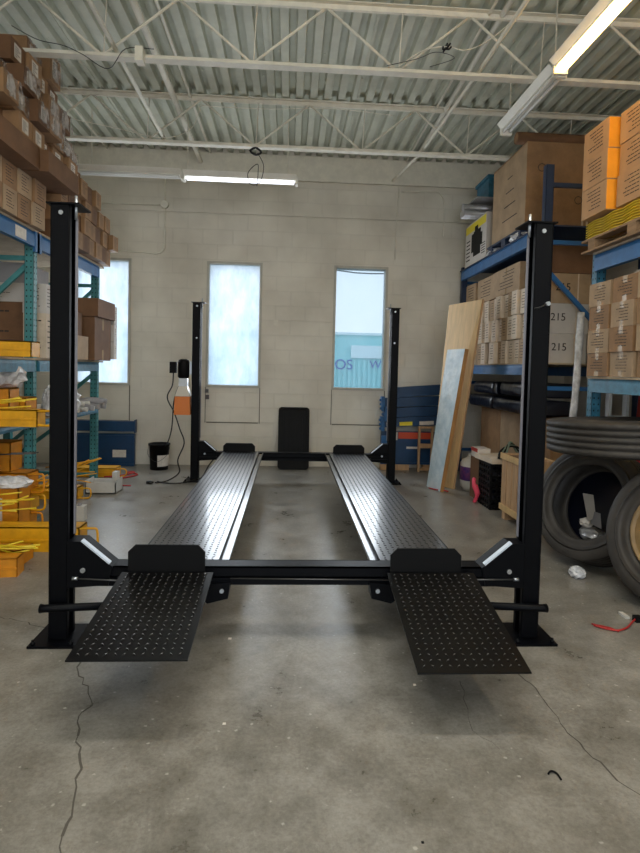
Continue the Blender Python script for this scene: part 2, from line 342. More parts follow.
# roof deck: ribs run away from the camera, open flutes above the joists
mb = MB(); x = XL - 0.1; prof = []; p = 0.1526
while x < XR + 0.15:
    prof += [(x, ZC + .065), (x + .060, ZC + .065), (x + .070, ZC), (x + p - .010, ZC)]; x += p
for y0, y1 in ((YF - .2, YB + .1),):
    top = [mb.bm.verts.new((a, y0, b)) for a, b in prof]; bot = [mb.bm.verts.new((a, y1, b)) for a, b in prof]
    for i in range(len(prof) - 1): mb._f([top[i], top[i + 1], bot[i + 1], bot[i]])
    t2 = [mb.bm.verts.new((a, y, ZC + .12)) for a, y in ((prof[0][0], y0), (prof[-1][0], y0), (prof[-1][0], y1), (prof[0][0], y1))]; mb._f(t2)
x = XL + 0.62
while x < XR:   # side-lap seams of the sheets
    mb.box(x, x + .006, YF, YB, ZC - .012, ZC + .002); x += p * 6
for k in range(46):  # puddle-weld specks and screw tips
    xx = random.uniform(-3, 3); yy = random.choice((2.6, 4.4, 3.0)) + random.uniform(-.2, .2)
    mb.box(xx, xx + .012, yy, yy + .02, ZC - .008, ZC + .001)
mb.build('ceiling', M['deck'], kind='structure')
for i, (a, b) in enumerate(wins):
    w = bpy.data.objects.new(f'window_{i+1}', None); COL.objects.link(w); w['kind'] = 'structure'
    mb = MB()
    f = .022
    mb.box(a - f, a + .012, YB - .018, YB + .1, WZ0 - f, WZ1 + f); mb.box(b - .012, b + f, YB - .018, YB + .1, WZ0 - f, WZ1 + f)
    mb.box(a, b, YB - .018, YB + .1, WZ1 - .012, WZ1 + f); mb.box(a, b, YB - .03, YB + .1, WZ0 - f, WZ0 + .012)
    mb.build('window_frame', M['frame'], w, bevel=0.002)
    MB().box(a, b, YB + .05, YB + .056, WZ0, WZ1).build('pane', M['pane_clear' if i == 2 else 'pane_film'], w)
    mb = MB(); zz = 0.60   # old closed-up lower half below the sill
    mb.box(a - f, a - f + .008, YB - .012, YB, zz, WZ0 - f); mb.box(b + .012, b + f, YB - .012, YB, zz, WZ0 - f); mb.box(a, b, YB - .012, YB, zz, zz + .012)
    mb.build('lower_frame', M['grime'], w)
mb = MB(); mb.box(-1.245, -1.20, YB - .04, YB, 1.02, 1.07); mb.box(-1.235, -1.19, YB - .04, YB, .93, .99)
tag(mb.build('window_latch', M['wire'], bevel=.003), 'dark metal latch on the wall under the middle window', 'latch')

# outside, seen through the clear window
MB().box(-30, 30, YB + 1, 60, -0.6, -0.4).build('ground', M['asphalt'], kind='structure')
t = thing('warehouse', 'turquoise corrugated building with blue letters seen through the clear window', 'building', (3.4, 15.5, -.4))
mb = MB(); mb.box(-9, 6, 0, 4, 0, 3.02)
for k in range(90): mb.box(-9 + k * .166, -9 + k * .166 + .08, -.05, 0, 0, 2.15)
mb.build('siding', M['teal_paint'], t)
MB().box(-1.45, .6, -.1, -.05, 2.20, 2.62).build('sign_board', M['pale_sign'], t)
MB().box(-9, 6, -.08, .0, 2.96, 3.04).build('roof_edge', M['pale_sign'], t)
def text(body, size, loc, rot, m, parent, name, ext=0.001):
    cu = bpy.data.curves.new(name, 'FONT'); cu.body = body; cu.size = size; cu.extrude = ext; cu.align_x = 'CENTER'; cu.align_y = 'CENTER'
    tmp = bpy.data.objects.new(name, cu); COL.objects.link(tmp)
    dg = bpy.context.evaluated_depsgraph_get(); me = bpy.data.meshes.new_from_object(tmp.evaluated_get(dg))
    bpy.data.objects.remove(tmp); me.materials.clear(); me.materials.append(m)
    o = bpy.data.objects.new(name, me); COL.objects.link(o); o.parent = parent; o.location = loc; o.rotation_euler = rot; return o
text('OS', .48, (-1.68, -.06, 1.96), (math.pi / 2, 0, 0), M['letter'], t, 'lettering')
text('W', .38, (-.62, -.06, 1.98), (math.pi / 2, 0, 0), M['letter'], t, 'lettering')
for k, (za, zb) in enumerate(((4.35, 4.2), (5.1, 5.5))):
    o = MB().tube(smooth([(-8, 13, za + .6), (0, 13, za), (3, 13, zb), (10, 13, zb + .7)], 5), .02, 6).build('power_line', M['wire'])
    tag(o, ('lower' if k == 0 else 'upper') + ' overhead wire crossing the sky outside the clear window', 'cable')

# ------------------------------------------------------------------ ceiling joists, pipes, lights
def joist(y, xt, label):
    t = thing('bar_joist', label, 'roof joist', (0, y, 3.80), group='open web roof joists')
    x0, x1 = XL + .01, XR - .01; h = ZC - .014 - 3.80
    mb = MB(); mb.box(x0, x1, -.055, .055, h - .008, h); mb.box(x0, x1, -.014, .014, h - .045, h - .008)
    mb.build('top_chord', M['joist'], t)
    mb = MB(); mb.box(x0, x1, -.04, .04, 0, .007); mb.box(x0, x1, -.014, .014, .007, .04)
    mb.build('bottom_chord', M['joist'], t)
    x = xt - 1.18 * 3
    while x < x1 + .6:
        for s in (-1, 1):
            a, b = Vector((x, 0, h - .03)), Vector((x + s * .59, 0, .02))
            if x0 < a.x < x1 and x0 < b.x < x1: MB().tube([a, b], .011, 8).build('web_bar', M['joist'], t)
        xb = x + .59
        if x0 < xb < x1: MB().tube([(xb + .01, 0, .02), (xb + .03, 0, h - .03)], .006, 6).build('web_post', M['joist'], t)
        x += 1.18
    return t
joist(3.44, -1.1, 'painted open web joist spanning the roof nearest the windows')
joist(1.80, -1.02, 'painted open web joist crossing the roof above the lift')
def pipe(name, pts, r, m, label, cat, cl=None):
    o = MB().tube([Vector(p) for p in pts], r, 10).build(name, m); return tag(o, label, cat)
pipe('conduit_pipe', [(-1.33, YF, 4.20), (-1.35, 5, 4.18)], .030, M['conduit'], 'fat pale pipe running under the deck to the wall, beside the teal rack', 'pipe')
pipe('bridging_bar', [(-1.5, YF, 3.86), (-1.5, 3.46, 3.86)], .018, M['joist'], 'pale steel bar tied across both joist bottoms on the teal rack side', 'steel bar')
pipe('conduit_pipe', [(-1.19, YF, 4.31), (-1.22, 5, 4.31)], .016, M['conduit'], 'slim conduit under the deck beside the fat pale pipe', 'pipe')
pipe('conduit_pipe', [(1.49, YF, 4.31), (1.49, 5, 4.31)], .012, M['conduit'], 'slim conduit under the deck on the blue rack side', 'pipe')
pipe('conduit_pipe', [(1.60, YF, 4.31), (1.60, 5, 4.31)], .024, M['conduit'], 'thicker conduit twin running next to the slim one, blue rack side', 'pipe')
pipe('wall_brace', [(1.30, 5.0, 4.04), (1.36, 3.5, 3.86), (1.42, 1.8, 3.85), (1.5, -2, 3.85)], .016, M['joist'], 'pale bar slanting from the joist bottom down to the window wall', 'steel bar')
pipe('conduit_pipe', [(-2.6, 3.0, 4.30), (-2.6, 5, 4.30)], .012, M['conduit'], 'thin conduit under the deck above the teal rack cartons', 'pipe')
# drooping cables on the joists
cable('joist_cable', [(-2.3, 1.78, 4.0), (-2.1, 1.77, 3.90), (-1.9, 1.76, 3.86), (-1.75, 1.76, 3.80), (-1.55, 1.76, 3.70), (-1.42, 1.76, 3.86), (-1.2, 1.76, 3.87)], .003, M['cable'], 'black cable drooping over the joist above the teal rack')
cable('joist_cable', [(-3.0, 3.40, 4.12), (-2.6, 3.38, 4.02), (-2.0, 3.38, 3.92), (-1.5, 3.38, 3.84), (-1.2, 3.38, 3.95), (-1.1, 3.38, 4.2)], .004, M['conduit'], 'grey cable sagging along the joist nearest the windows')
cable('joist_cable', [(-1.1, 3.38, 4.2), (-.4, 3.38, 4.2), (.3, 3.38, 4.24), (1.0, 3.38, 4.2)], .004, M['conduit'], 'thin grey cable strung along the far joist top')
cable('joist_cable', [(.75, 1.76, 3.84), (.95, 1.76, 3.98), (1.15, 1.76, 4.02), (1.3, 1.76, 4.0), (1.5, 1.76, 4.1), (1.7, 1.76, 4.28)], .004, M['conduit'], 'grey cable looped on the joist above the lift, blue rack side')
cable('joist_cable', [(.65, 1.74, 3.83), (.9, 1.74, 3.9), (1.05, 1.74, 3.96), (1.2, 1.74, 3.92), (1.0, 1.74, 3.84)], .003, M['wire'], 'short dark cable knotted below the grey cable loop')
for k, (x, y, z, lb) in enumerate(((1.13, 1.76, 4.0, 'small black cable clip cluster on joist above the lift'), (-1.62, 1.5, 4.12, 'small black clamp near the bridging bar above the teal rack'))):
    mb = MB()
    for a in range(6):
        v = Vector((math.cos(a * 1.3), .4 * math.sin(a * 2.1), math.sin(a * 1.7))).normalized() * .03
        mb.tube([(0, 0, 0), v, v * 1.2 + Vector((.01, 0, .02))], .008, 6)
    tag(mb.build('cable_clip', M['cable'], loc=(x, y, z)), lb, 'cable clip')
t = thing('junction_box', 'pale box under the near joist with wires on both sides', 'junction box', (-1.30, 1.74, 3.80))
MB().box(-.03, .03, -.045, .045, -.055, .055).build('box_body', M['conduit'], t, bevel=.005)
t2 = thing('pull_cord', 'black hook and dangling wire loop under the far joist centre', 'wire loop', (-.5, 3.42, 3.72))
mb = MB(); mb.tube(smooth([(0, 0, .08), (.06, 0, .03), (0, 0, 0), (-.06, 0, .04), (0, 0, .08)], 5), .012, 6); mb.build('clamp', M['cable'], t2)
MB().tube(smooth([(.02, 0, .02), (.09, 0, -.12), (.05, 0, -.3), (-.05, 0, -.32), (-.08, 0, -.2), (.02, 0, -.1), (.03, 0, -.2), (.02, 0, -.34)], 6), .004, 6).build('loop', M['cable'], t2)

def strip_light(name, label, length, lit_mat, loc, rz, lit, halves=1):
    t = thing(name, label, 'ceiling light', loc, rz)
    mb = MB(); L2 = length / 2
    mb.prism([(-.045, .02), (.045, .02), (.045, .062), (-.045, .062)], 'x', -L2, L2); mb.build('housing', M['fixture'], t, bevel=.004)
    for s in (-1, 1):
        MB().prism([(s * .045, .03), (s * .09, .075), (s * .09, .079), (s * .045, .036)], 'x', -L2, L2).build('reflector', M['fixture'], t)
        MB().tube([(-L2 + .03, s * .03, .004), (L2 - .03, s * .03, .004)], .0130, 12).build('tube', lit_mat, t)
    for e in (-1, 1):
        MB().box(e * L2 - .014, e * L2 + .014, -.055, .055, -.025, .062).build('end_cap', M['fixture'], t, bevel=.003)
    return t
a = strip_light('strip_light', 'dark unlit length of the strip light row nearest the teal rack cartons', 1.38, M['tube_off'], (-2.07, 3.86, 3.585), 0, False)
b = strip_light('strip_light', 'glowing white strip light hanging before the window wall', 1.32, M['tube_cool'], (-.70, 3.86, 3.575), 0, True)
for o, xs_ in ((a, (-.35,)), (b, (.55, -.62))):
    for xx in xs_: MB().tube([(xx, 0, .08), (xx, 0, ZC - 3.6)], .006, 6).build('hanger_rod', M['joist'], o)
a = strip_light('strip_light', 'unlit white strip fixture at the end of the row over the blue rack', 1.06, M['tube_off'], (1.975, 2.06, 3.72), math.pi / 2, False)
b = strip_light('strip_light', 'brightly lit warm strip light over the blue rack', 2.4, M['tube_on'], (1.955, .28, 3.72), math.pi / 2, True)
for o in (a, b):
    for xx in (-.45, .45): MB().tube([(xx, 0, .08), (xx, 0, ZC - 3.72)], .006, 6).build('hanger_rod', M['joist'], o)

# wall conduit and fittings
t = thing('wall_conduit', 'thin painted conduit with a round box on the wall beside the teal rack', 'conduit', (0, 0, 0))
MB().tube([(-2.9, 4.985, 3.58), (-1.86, 4.985, 3.58)], .012, 8).build('conduit_run', M['conduit'], t)
MB().tube([(-1.83, 4.985, 3.98), (-1.83, 4.985, 3.62)], .01, 8).build('conduit_run', M['conduit'], t)
MB().tube(smooth([(-1.83, 4.985, 3.56), (-1.83, 4.985, 3.1), (-1.84, 4.985, 2.98), (-1.92, 4.985, 2.925), (-2.1, 4.985, 2.93), (-2.9, 4.985, 2.95)], 5), .012, 8).build('conduit_run', M['conduit'], t)
MB().lathe([(.05, 4.96), (.055, 4.97), (.055, 5.0)], (-1.835, 0, 3.59), 'y', 20).build('round_box', M['conduit'], t)
t = thing('wall_conduit', 'thin bent conduit drop on the wall above the clear window', 'conduit', (0, 0, 0))
MB().tube(smooth([(1.45, 4.985, 3.90), (1.9, 4.985, 3.92), (2.0, 4.985, 3.88), (2.05, 4.985, 3.75), (2.05, 4.985, 3.3)], 5), .009, 8).build('conduit_run', M['conduit'], t)
MB().tube([(1.40, 4.985, 3.95), (1.38, 4.985, 3.5), (1.37, 4.985, 2.95)], .006, 6).build('wire_drop', M['conduit'], t)
mb = MB(); mb.box(-.03, .03, -.02, 0, -.04, .04)
tag(mb.build('wall_plate', M['wall'], bevel=.004, loc=(-.28, 5.0, 2.02)), 'small painted plate on the wall between the two lit windows', 'wall plate')

# ------------------------------------------------------------------ the four post lift
LF = thing('car_lift', 'black four post car lift with two tread plate runways', 'car lift')
LEN = 3.89; HO = 1.245
def tread(mb, x0, x1, y0, y1, zf, px=.036, py=.030, ln=.026, wd=.0085, h=.0022, ph=0, tip=.16):
    nx = int((x1 - x0 - .01) / px); ny = int(abs(y1 - y0) / py); sy = 1 if y1 > y0 else -1
    ox = x0 + ((x1 - x0) - (nx - 1) * px) / 2
    for j in range(ny):
        for i in range(nx):
            cx = ox + i * px; cy = y0 + sy * (j + .5) * py; z = zf(cy)
            a = math.radians(48 if (i + j + ph) % 2 else -48); d = Vector((math.cos(a), math.sin(a), 0)); e = Vector((-d.y, d.x, 0)); c = Vector((cx, cy, z))
            b0, b1, b2, b3 = [mb.bm.verts.new(c + q) for q in (-d * ln / 2, e * wd / 2, d * ln / 2, -e * wd / 2)]
            hv = Vector((0, 0, h)); t0, t1, t2, t3 = [mb.bm.verts.new(c + q + hv) for q in (-d * ln * .22, e * wd * tip, d * ln * .22, -e * wd * tip)]
            for q in ((b0, b1, t1, t0), (b1, b2, t2, t1), (b2, b3, t3, t2), (b3, b0, t0, t3)): mb._f(list(q))
            mb.mi = 1; mb._f([t0, t1, t2, t3]); mb.mi = 0
def post(s, y, rear):
    X = lambda v: s * (HO - v)       # v measured inwards from the outer face
    sy = -1 if rear else 1
    # C-section open towards the runways, rounded outer corners
    r = .012; D = .105; Wd = .095; th = .006
    outer = [(Wd, .028), (Wd, r * .4), (Wd - r * .4, 0), (r, 0), (r * .3, r * .3), (0, r), (0, D - r), (r * .3, D - r * .3), (r, D), (Wd - r * .4, D), (Wd, D - r * .4), (Wd, D - .028)]
    inner = [(Wd - th, D - .028), (Wd - th, D - th), (th, D - th), (th, th), (Wd - th, th), (Wd - th, .028)]
    poly = [(X(a), y + b) for a, b in outer + inner]
    p = MB().prism(poly, 'z', .012, 2.14).build('post', M['black'], LF)
    MB().box(X(-.065), X(Wd + .06), y - .075, y + D + .06, 0, .012).build('base_plate', M['black'], p, bevel=.002)
    MB().box(X(-.012), X(Wd + .05), y - .012, y + D + .04, 2.14, 2.147).build('top_cap', M['black'], p, bevel=.001)
    for a, b in ((-.045, -.055), (-.045, D + .04), (Wd + .04, -.055)):
        MB().lathe([(.012, .012), (.012, .022), (.007, .024), (.007, .034)], (X(a), y + b, 0), 'z', 8).build('anchor_bolt', M['black'], p)
    MB().box(X(Wd + .004), X(Wd + .013), y + D * .62, y + D * .62 + .012, .52, 2.09).build('latch_rail', M['rail'], p)
    MB().lathe([(.008, 2.08), (.008, 2.195)], (X(Wd + .012), y + .05, 0), 'z', 8).build('cable_stud', M['steel'], p)
    for zz in ((2.10,) if not rear else (2.10, 1.72)):
        MB().lathe([(.011, -.006), (.011, 0)], (X(.055), y, zz), 'y', 10).build('bolt', M['steel'], p)
    if s > 0 and not rear:
        MB().lathe([(.011, -.02), (.011, 0)], (X(.025), y, 1.735), 'y', 10).build('bolt', M['steel'], p)
        MB().tube([(X(.03), y - .012, 1.733), (X(.065), y - .006, 1.715), (X(.09), y - .004, 1.71)], .004, 6).build('lanyard', M['cable'], p)
    return p
for s in (-1, 1):
    post(s, 0, False); post(s, LEN, True)
def crossbeam(y, z0, z1, front):
    b = MB(); sgn = -1 if front else 1
    d0, d1 = y, y + .10
    b.box(-1.14, 1.14, d0, d1, z1 - .008, z1); b.box(-1.14, 1.14, d1 - .008, d1, z0, z1)
    b.box(-1.14, 1.14, d0, d0 + .006, z1 - .050, z1); b.box(-1.14, 1.14, d0 - .004, d0 + .006, z0, z0 + .034); b.box(-1.14, 1.14, d0, d1, z0, z0 + .006)
    o = b.build('crossbeam', M['black'], LF, bevel=.002)
    for s in (-1, 1):
        poly = [(s * 1.15, z0 - .015), (s * .95, z0), (s * .93, z1), (s * 1.08, z1 + .125), (s * 1.15, z1 + .125)]
        MB().prism(poly, 'y', y - .012 if front else y + .01, y + .095).build('end_gusset', M['black'], o, bevel=.002)
        n = Vector((s * .62, 0, .78)) * .004
        a = Vector((s * 1.082, 0, z1 + .128)); c = Vector((s * .945, 0, z1 + .014))
        pv = [(a.x, a.z), (c.x, c.z), (c.x + n.x, c.z - .0), (a.x + n.x, a.z + n.z)]
        poly = [(a.x - s * .0, a.z), (c.x, c.z), (c.x - s * .004, c.z + .006), (a.x - s * .004, a.z + .006)]
        y0, y1 = (y - .018, y + .014)
        MB().prism(poly, 'y', y0, y1).build('lit_flange', M['pale_steel'], o)  # pale strip paints the light caught on the gusset's sloping top flange
        MB().lathe([(.012, y - .02), (.012, y - .01)], (s * 1.072, 0, z0 + .075), 'y', 12).build('pin', M['steel'], o)
        if front:
            MB().tube([(s * 1.12, y - .02, z0 + .037), (s * 1.095, y - .02, z0 + .036)], .009, 8).build('cable_end', M['steel'], o)
            MB().tube([(s * 1.10, y - .02, z0 + .036), (s * .80, y - .02, z0 + .022 + (.012 if s > 0 else 0))], .004, 6).build('cable_end', M['wire'], o)
            MB().prism([(s * .35, z0 + .02), (s * .48, z0 + .01), (s * .50, z0 - .06), (s * .46, z0 - .085), (s * .36, z0 - .06)], 'y', y - .03, y + .06).build('sheave_bracket', M['black'], o, bevel=.002)
            MB().lathe([(.011, y - .038), (.011, y - .03)], (s * .39, 0, z0 - .02), 'y', 10).build('pin', M['steel'], o)
            MB().box(s * 1.15, s * .88, y + .115, y + .145, z0 - .055, z0 - .015).build('safety_bar', M['black'], o, bevel=.002)
            MB().tube([(s * 1.262, y - .045, z0 - .102), (s * 1.24, y - .045, z0 - .102), (s * .86, y - .045, z0 - .085)], [.022, .019, .019], 14).build('stub_tube', M['black'], o)
    return o
crossbeam(.005, .285, .377, True)
crossbeam(LEN, .262, .358, False)
o = MB().tube([(-.35, -.012, .323), (.5, -.012, .315)], .003, 6).build('lift_cable', M['wire'], LF)
def runway(s):
    y0, y1, z = .03, 3.86, .372; xi, xo = s * .425, s * .85
    lo, hi = min(xi, xo), max(xi, xo)
    mb = MB(); mb.box(lo, hi, y0, y1, z - .006, z); tread(mb, lo + .006, hi - .006, y0 + .01, y1, lambda y: z, py=.034)
    o = mb.build('runway', [M['plate'], M['plate']], LF)
    mb = MB(); mb.box(xo - s * .006, xo, y0, y1, z - .10, z + .001); mb.box(xi, xi + s * .006, y0, y1, z - .09, z - .004); mb.build('side_channel', M['black'], o)
    mb = MB(); mb.box(xi - s * .052, xi, y0, y1, z - .032, z - .026); mb.box(xi - s * .052, xi - s * .047, y0, y1, z - .032, z - .004); mb.build('jack_rail', M['plate'], o, bevel=.001)
    for k in range(5):
        yy = .35 + k * .8; MB().box(lo + .01, hi - .01, yy, yy + .04, z - .075, z - .008).build('stiffener', M['black'], o)
    return o
for s in (-1, 1): runway(s)
def stop(s, y, w0, w1, z0, h, lean):
    a, b = s * w0, s * w1; lo, hi = min(a, b), max(a, b); c = .035
    poly = [(lo, z0), (lo, z0 + h - c), (lo + c, z0 + h), (hi - c, z0 + h), (hi, z0 + h - c), (hi, z0)]
    o = MB().prism(poly, 'y', y - .004, y + .004).build('wheel_stop', M['black_matte'], LF, bevel=.001)
    MB().box(lo + .02, hi - .02, y + .004, y + .03, z0 - .01, z0 + .02).build('stop_foot', M['black'], o)
for s in (-1, 1):
    stop(s, -.02, .475 if s < 0 else .452, .850 if s < 0 else .815, .352, .142 if s < 0 else .130, 0); stop(s, 3.85, .47, .85, .36, .115, 0)
def ramp(s, zn, ph):
    y0, y1 = -.05, -.725; z0 = .366; lo, hi = min(s * .43, s * .872), max(s * .43, s * .872); sl = (zn - z0) / (y1 - y0)
    zf = lambda y: z0 + (y - y0) * sl
    mb = MB()
    v = [(lo, y0), (hi, y0), (hi, y1), (lo, y1)]
    T = [mb.bm.verts.new((x, y, zf(y))) for x, y in v]; B = [mb.bm.verts.new((x, y, zf(y) - .006)) for x, y in v]
    mb._f(T); mb._f(B[::-1])
    for i in range(4): mb._f([T[i], T[(i + 1) % 4], B[(i + 1) % 4], B[i]])
    tread(mb, lo + .004, hi - .004, y0 - .005, y1, zf, px=.034, py=.031, ln=.027, wd=.010, h=.0034, ph=ph, tip=.13)
    o = mb.build('ramp', [M['ramp'], M['worn_tip']], LF)
    MB().tube([(lo, y0 + .005, z0 - .012), (hi, y0 + .005, z0 - .012)], .011, 10).build('hinge_tube', M['black'], o)
    for xx in (lo + .05, hi - .05):
        MB().prism([(y0 - .02, zf(y0) - .008), (y1 + .1, zf(y1 + .1) - .007), (y1 + .1, zf(y1 + .1) - .02), (y0 - .02, zf(y0) - .045)], 'x', xx - .003, xx + .003).build('rib', M['black'], o)
ramp(-1, .293, 0); ramp(1, .236, 1)
# power unit on the far post next to the teal rack
pu = MB(); pu.box(-1.27, -1.245, LEN + .02, LEN + .08, 1.28, 1.44); pw = pu.build('power_unit', M['pale_steel'], LF, bevel=.003)
yc = LEN + .04
MB().lathe([(.05, 1.235), (.068, 1.25), (.068, 1.43), (.06, 1.455), (.03, 1.465)], (-1.345, yc, 0), 'z', 20).build('motor', M['black_matte'], pw)
MB().box(-1.50, -1.425, yc - .06, yc + .02, 1.295, 1.43).build('switch_box', M['black_matte'], pw, bevel=.006)
MB().box(-1.395, -1.295, yc - .04, yc + .04, 1.13, 1.235).build('valve_block', M['alu'], pw, bevel=.006)
def tank(z0, z1, w0, w1, m, name):
    mb = MB(); c = -1.345
    v0 = [mb.bm.verts.new((c + a * w0, yc + b * w0 * .8, z0)) for a, b in ((-1, -1), (1, -1), (1, 1), (-1, 1))]; v1 = [mb.bm.verts.new((c + a * w1, yc + b * w1 * .8, z1)) for a, b in ((-1, -1), (1, -1), (1, 1), (-1, 1))]
    mb._f(v0[::-1]); mb._f(v1)
    for i in range(4): mb._f([v0[i], v0[(i + 1) % 4], v1[(i + 1) % 4], v1[i]])
    return mb.build(name, m, pw, bevel=.008)
tank(.80, 1.02, .094, .088, M['orange'], 'oil_reservoir'); tank(1.021, 1.14, .088, .05, M['tank_white'], 'reservoir_neck')
cable('power_cord', [(-1.46, yc - .03, 1.30), (-1.47, yc - .03, 1.15), (-1.53, yc - .02, 1.0), (-1.45, yc, .82), (-1.38, yc, .62), (-1.33, yc + .02, .45), (-1.40, yc, .25), (-1.38, yc, .1), (-1.5, yc - .1, .015), (-1.62, yc - .2, .012)], .008, M['cable'], '', parent=pw)
cable('hose', [(-1.40, yc, 1.14), (-1.46, yc + .02, .95), (-1.54, yc + .3, .6), (-1.66, yc + .6, .36), (-1.74, 4.58, .30)], .008, M['cable'], '', parent=pw)
cable('floor_cord', [(-1.60, 3.75, .02), (-1.45, 3.7, .012), (-1.3, 3.74, .012), (-1.2, 3.86, .02), (-1.12, 3.98, .03), (-1.05, 4.1, .16), (-.98, 4.0, .25)], .008, M['cable'], 'black cord lying on the floor at the foot of the far lift post', 'cable')
mb = MB(); mb.tube([(-.05, 0, 0), (0, 0, 0), (.03, .01, 0)], [.016, .02, .01], 8)
tag(mb.build('plug', M['cable'], loc=(-1.66, 3.70, .02)), 'black electrical plug on the floor in front of the bucket', 'plug')

# ------------------------------------------------------------------ back wall objects
t = thing('bucket', 'black plastic bucket with a white label by the window wall', 'bucket', (-1.79, 4.66, 0))
MB().lathe([(.115, 0), (.13, .32), (.142, .32), (.142, .345), (.128, .345), (.112, .02), (.0, .02)], (0, 0, 0), 'z', 28).build('pail', M['black_matte'], t)
mb = MB()
for k in range(6):
    a0, a1 = [math.radians(-88 + (k + d) * 15) for d in (0, 1)]
    P_ = lambda a, z: (math.cos(a) * (.118 + z * .05), math.sin(a) * (.118 + z * .05), z)
    mb._f([mb.bm.verts.new(P_(a, z)) for a, z in ((a0, .05), (a1, .05), (a1, .2), (a0, .2))])
mb.build('paper_label', M['label'], t)
MB().tube(smooth([(-.14, 0, .31), (-.12, -.1, .2), (0, -.15, .12), (.12, -.1, .2), (.14, 0, .31)], 5), .003, 6).build('handle', M['wire'], t)

t = thing('drip_tray', 'black ribbed plastic drip tray standing against the wall between windows', 'drip tray', (0.0, 4.76, 0))
def rrect(w, h, r, n=5):
    out = []
    for cx, cz, a0 in ((w - r, h - r, 0), (-w + r, h - r, 90), (-w + r, r, 180), (w - r, r, 270)):
        for k in range(n + 1):
            a = math.radians(a0 + 90 * k / n); out.append((cx + r * math.cos(a), cz + r * math.sin(a)))
    return out
t.rotation_euler = (math.radians(-13), 0, 0)
MB().prism(rrect(.205, .85, .04), 'y', 0, .012).build('tray_base', M['black_matte'], t)
mb = MB(); o_ = rrect(.215, .86, .045); i_ = rrect(.18, .82, .03); i_ = [(a, b + .018) for a, b in i_]
for y in (-.03,):
    A = [mb.bm.verts.new((a, y, b)) for a, b in o_]; B = [mb.bm.verts.new((a, y, b)) for a, b in i_]; A2 = [mb.bm.verts.new((a, .0, b)) for a, b in o_]; B2 = [mb.bm.verts.new((a, .0, b)) for a, b in i_]
    n_ = len(o_)
    for k in range(n_):
        j = (k + 1) % n_; mb._f([A[k], A[j], B[j], B[k]]); mb._f([A[k], A2[k], A2[j], A[j]]); mb._f([B[k], B[j], B2[j], B2[k]])
mb.build('tray_rim', M['black_matte'], t)
mb = MB()
for k in range(5): mb.box(-.14 + k * .065, -.12 + k * .065, -.014, 0, .12, .76)
mb.build('rib', M['black'], t)

# ------------------------------------------------------------------ generic cartons
_cache = {}
def carton(name, label, size, loc, rz=0.0, m='kraft', group=None, marks=None, tape=None, lab=None, cat='cardboard box', seed=None, seam=True):
    """loc = centre of the base. marks/lab: list of faces ('-x','+x','-y') carrying print or a paper label."""
    sx, sy, sz = size; rr = random.Random(seed if seed is not None else hash(label) % 997 if False else len(label) + int(sx * 100) + int(sy * 37))
    t = thing(name, label, cat, loc, rz, group)
    key = ('b', sx, sy, sz, m)
    if key not in _cache:
        mb = MB(); mb.box(-sx / 2, sx / 2, -sy / 2, sy / 2, 0, sz)
        _cache[key] = mb.mesh('carton_body', M[m], bevel=min(.006, sz * .04))
    inst(_cache[key], 'body', t)
    e = .0015
    def bars(face, x0, x1, z0, z1, mb):
        if face in ('-x', '+x'):
            X = -sx / 2 if face == '-x' else sx / 2; mb.box(X - e, X + e, x0, x1, z0, z1)
        else: mb.box(x0, x1, -sy / 2 - e, -sy / 2 + e, z0, z1)
    if tape:
        key = ('t', sx, sy, sz, tape)
        if key not in _cache:
            mb = MB(); tw = .024
            if tape == 'x': mb.box(-sx / 2 - .001, sx / 2 + .001, -tw, tw, sz - .0005, sz + .001); [mb.box(s_ * sx / 2 - .001, s_ * sx / 2 + .001, -tw, tw, sz * .72, sz) for s_ in (-1, 1)]; [mb.box(s_ * sx / 2 - .001, s_ * sx / 2 + .001, -tw, tw, 0, sz * .25) for s_ in (-1, 1)]
            else: mb.box(-tw, tw, -sy / 2 - .001, sy / 2 + .001, sz - .0005, sz + .001); mb.box(-tw, tw, -sy / 2 - .001, -sy / 2 + .001, sz * .72, sz); mb.box(-tw, tw, -sy / 2 - .001, -sy / 2 + .001, 0, sz * .22)
            _cache[key] = mb.mesh('carton_tape', M['tape'])
        inst(_cache[key], 'tape', t)
    for f in (marks or ()):
        k = rr.randrange(4); key = ('m', sx, sy, sz, f, k)
        if key not in _cache:
            r2 = random.Random(k * 31 + int(sz * 100)); w = sy if f != '-y' else sx; mb = MB(); nl = 6
            c0 = -w * .30
            for i in range(nl):
                z = sz * (.82 - i * .12); x = c0 + r2.uniform(0, w * .06); end = c0 + w * r2.uniform(.35, .62)
                while x < end:
                    l_ = r2.uniform(.02, .05) * min(1, w * 3.2); bars(f, x, min(x + l_, end), z, z + sz * .028, mb); x += l_ + .008
            _cache[key] = mb.mesh('carton_print', M['print'])
        inst(_cache[key], 'printed_text', t)
    for f in (lab or ()):
        key = ('l', sx, sy, sz, f)
        if key not in _cache:
            w = sy if f != '-y' else sx; mb = MB(); e2 = e; bars(f, -w * .26, w * .2, sz * .25, sz * .85, mb); _cache[key] = mb.mesh('carton_label', M['label'])
            mb = MB(); e0 = e; e = .0025
            for i in range(5): bars(f, -w * .22, w * (-.22 + .15 + .05 * ((i * 3) % 5)), sz * (.31 + i * .10), sz * (.31 + i * .10) + sz * .03, mb)
            e = e0; _cache[('lp', sx, sy, sz, f)] = mb.mesh('label_print', M['print'])
        lo = inst(_cache[key], 'paper_label', t); inst(_cache[('lp', sx, sy, sz, f)], 'label_text', lo)
    return t
ORD = ['bottom', 'second', 'third', 'fourth', 'fifth', 'sixth', 'seventh', 'eighth']
NTH = ['first', 'second', 'third', 'fourth', 'fifth', 'sixth', 'seventh', 'eighth', 'ninth', 'tenth']

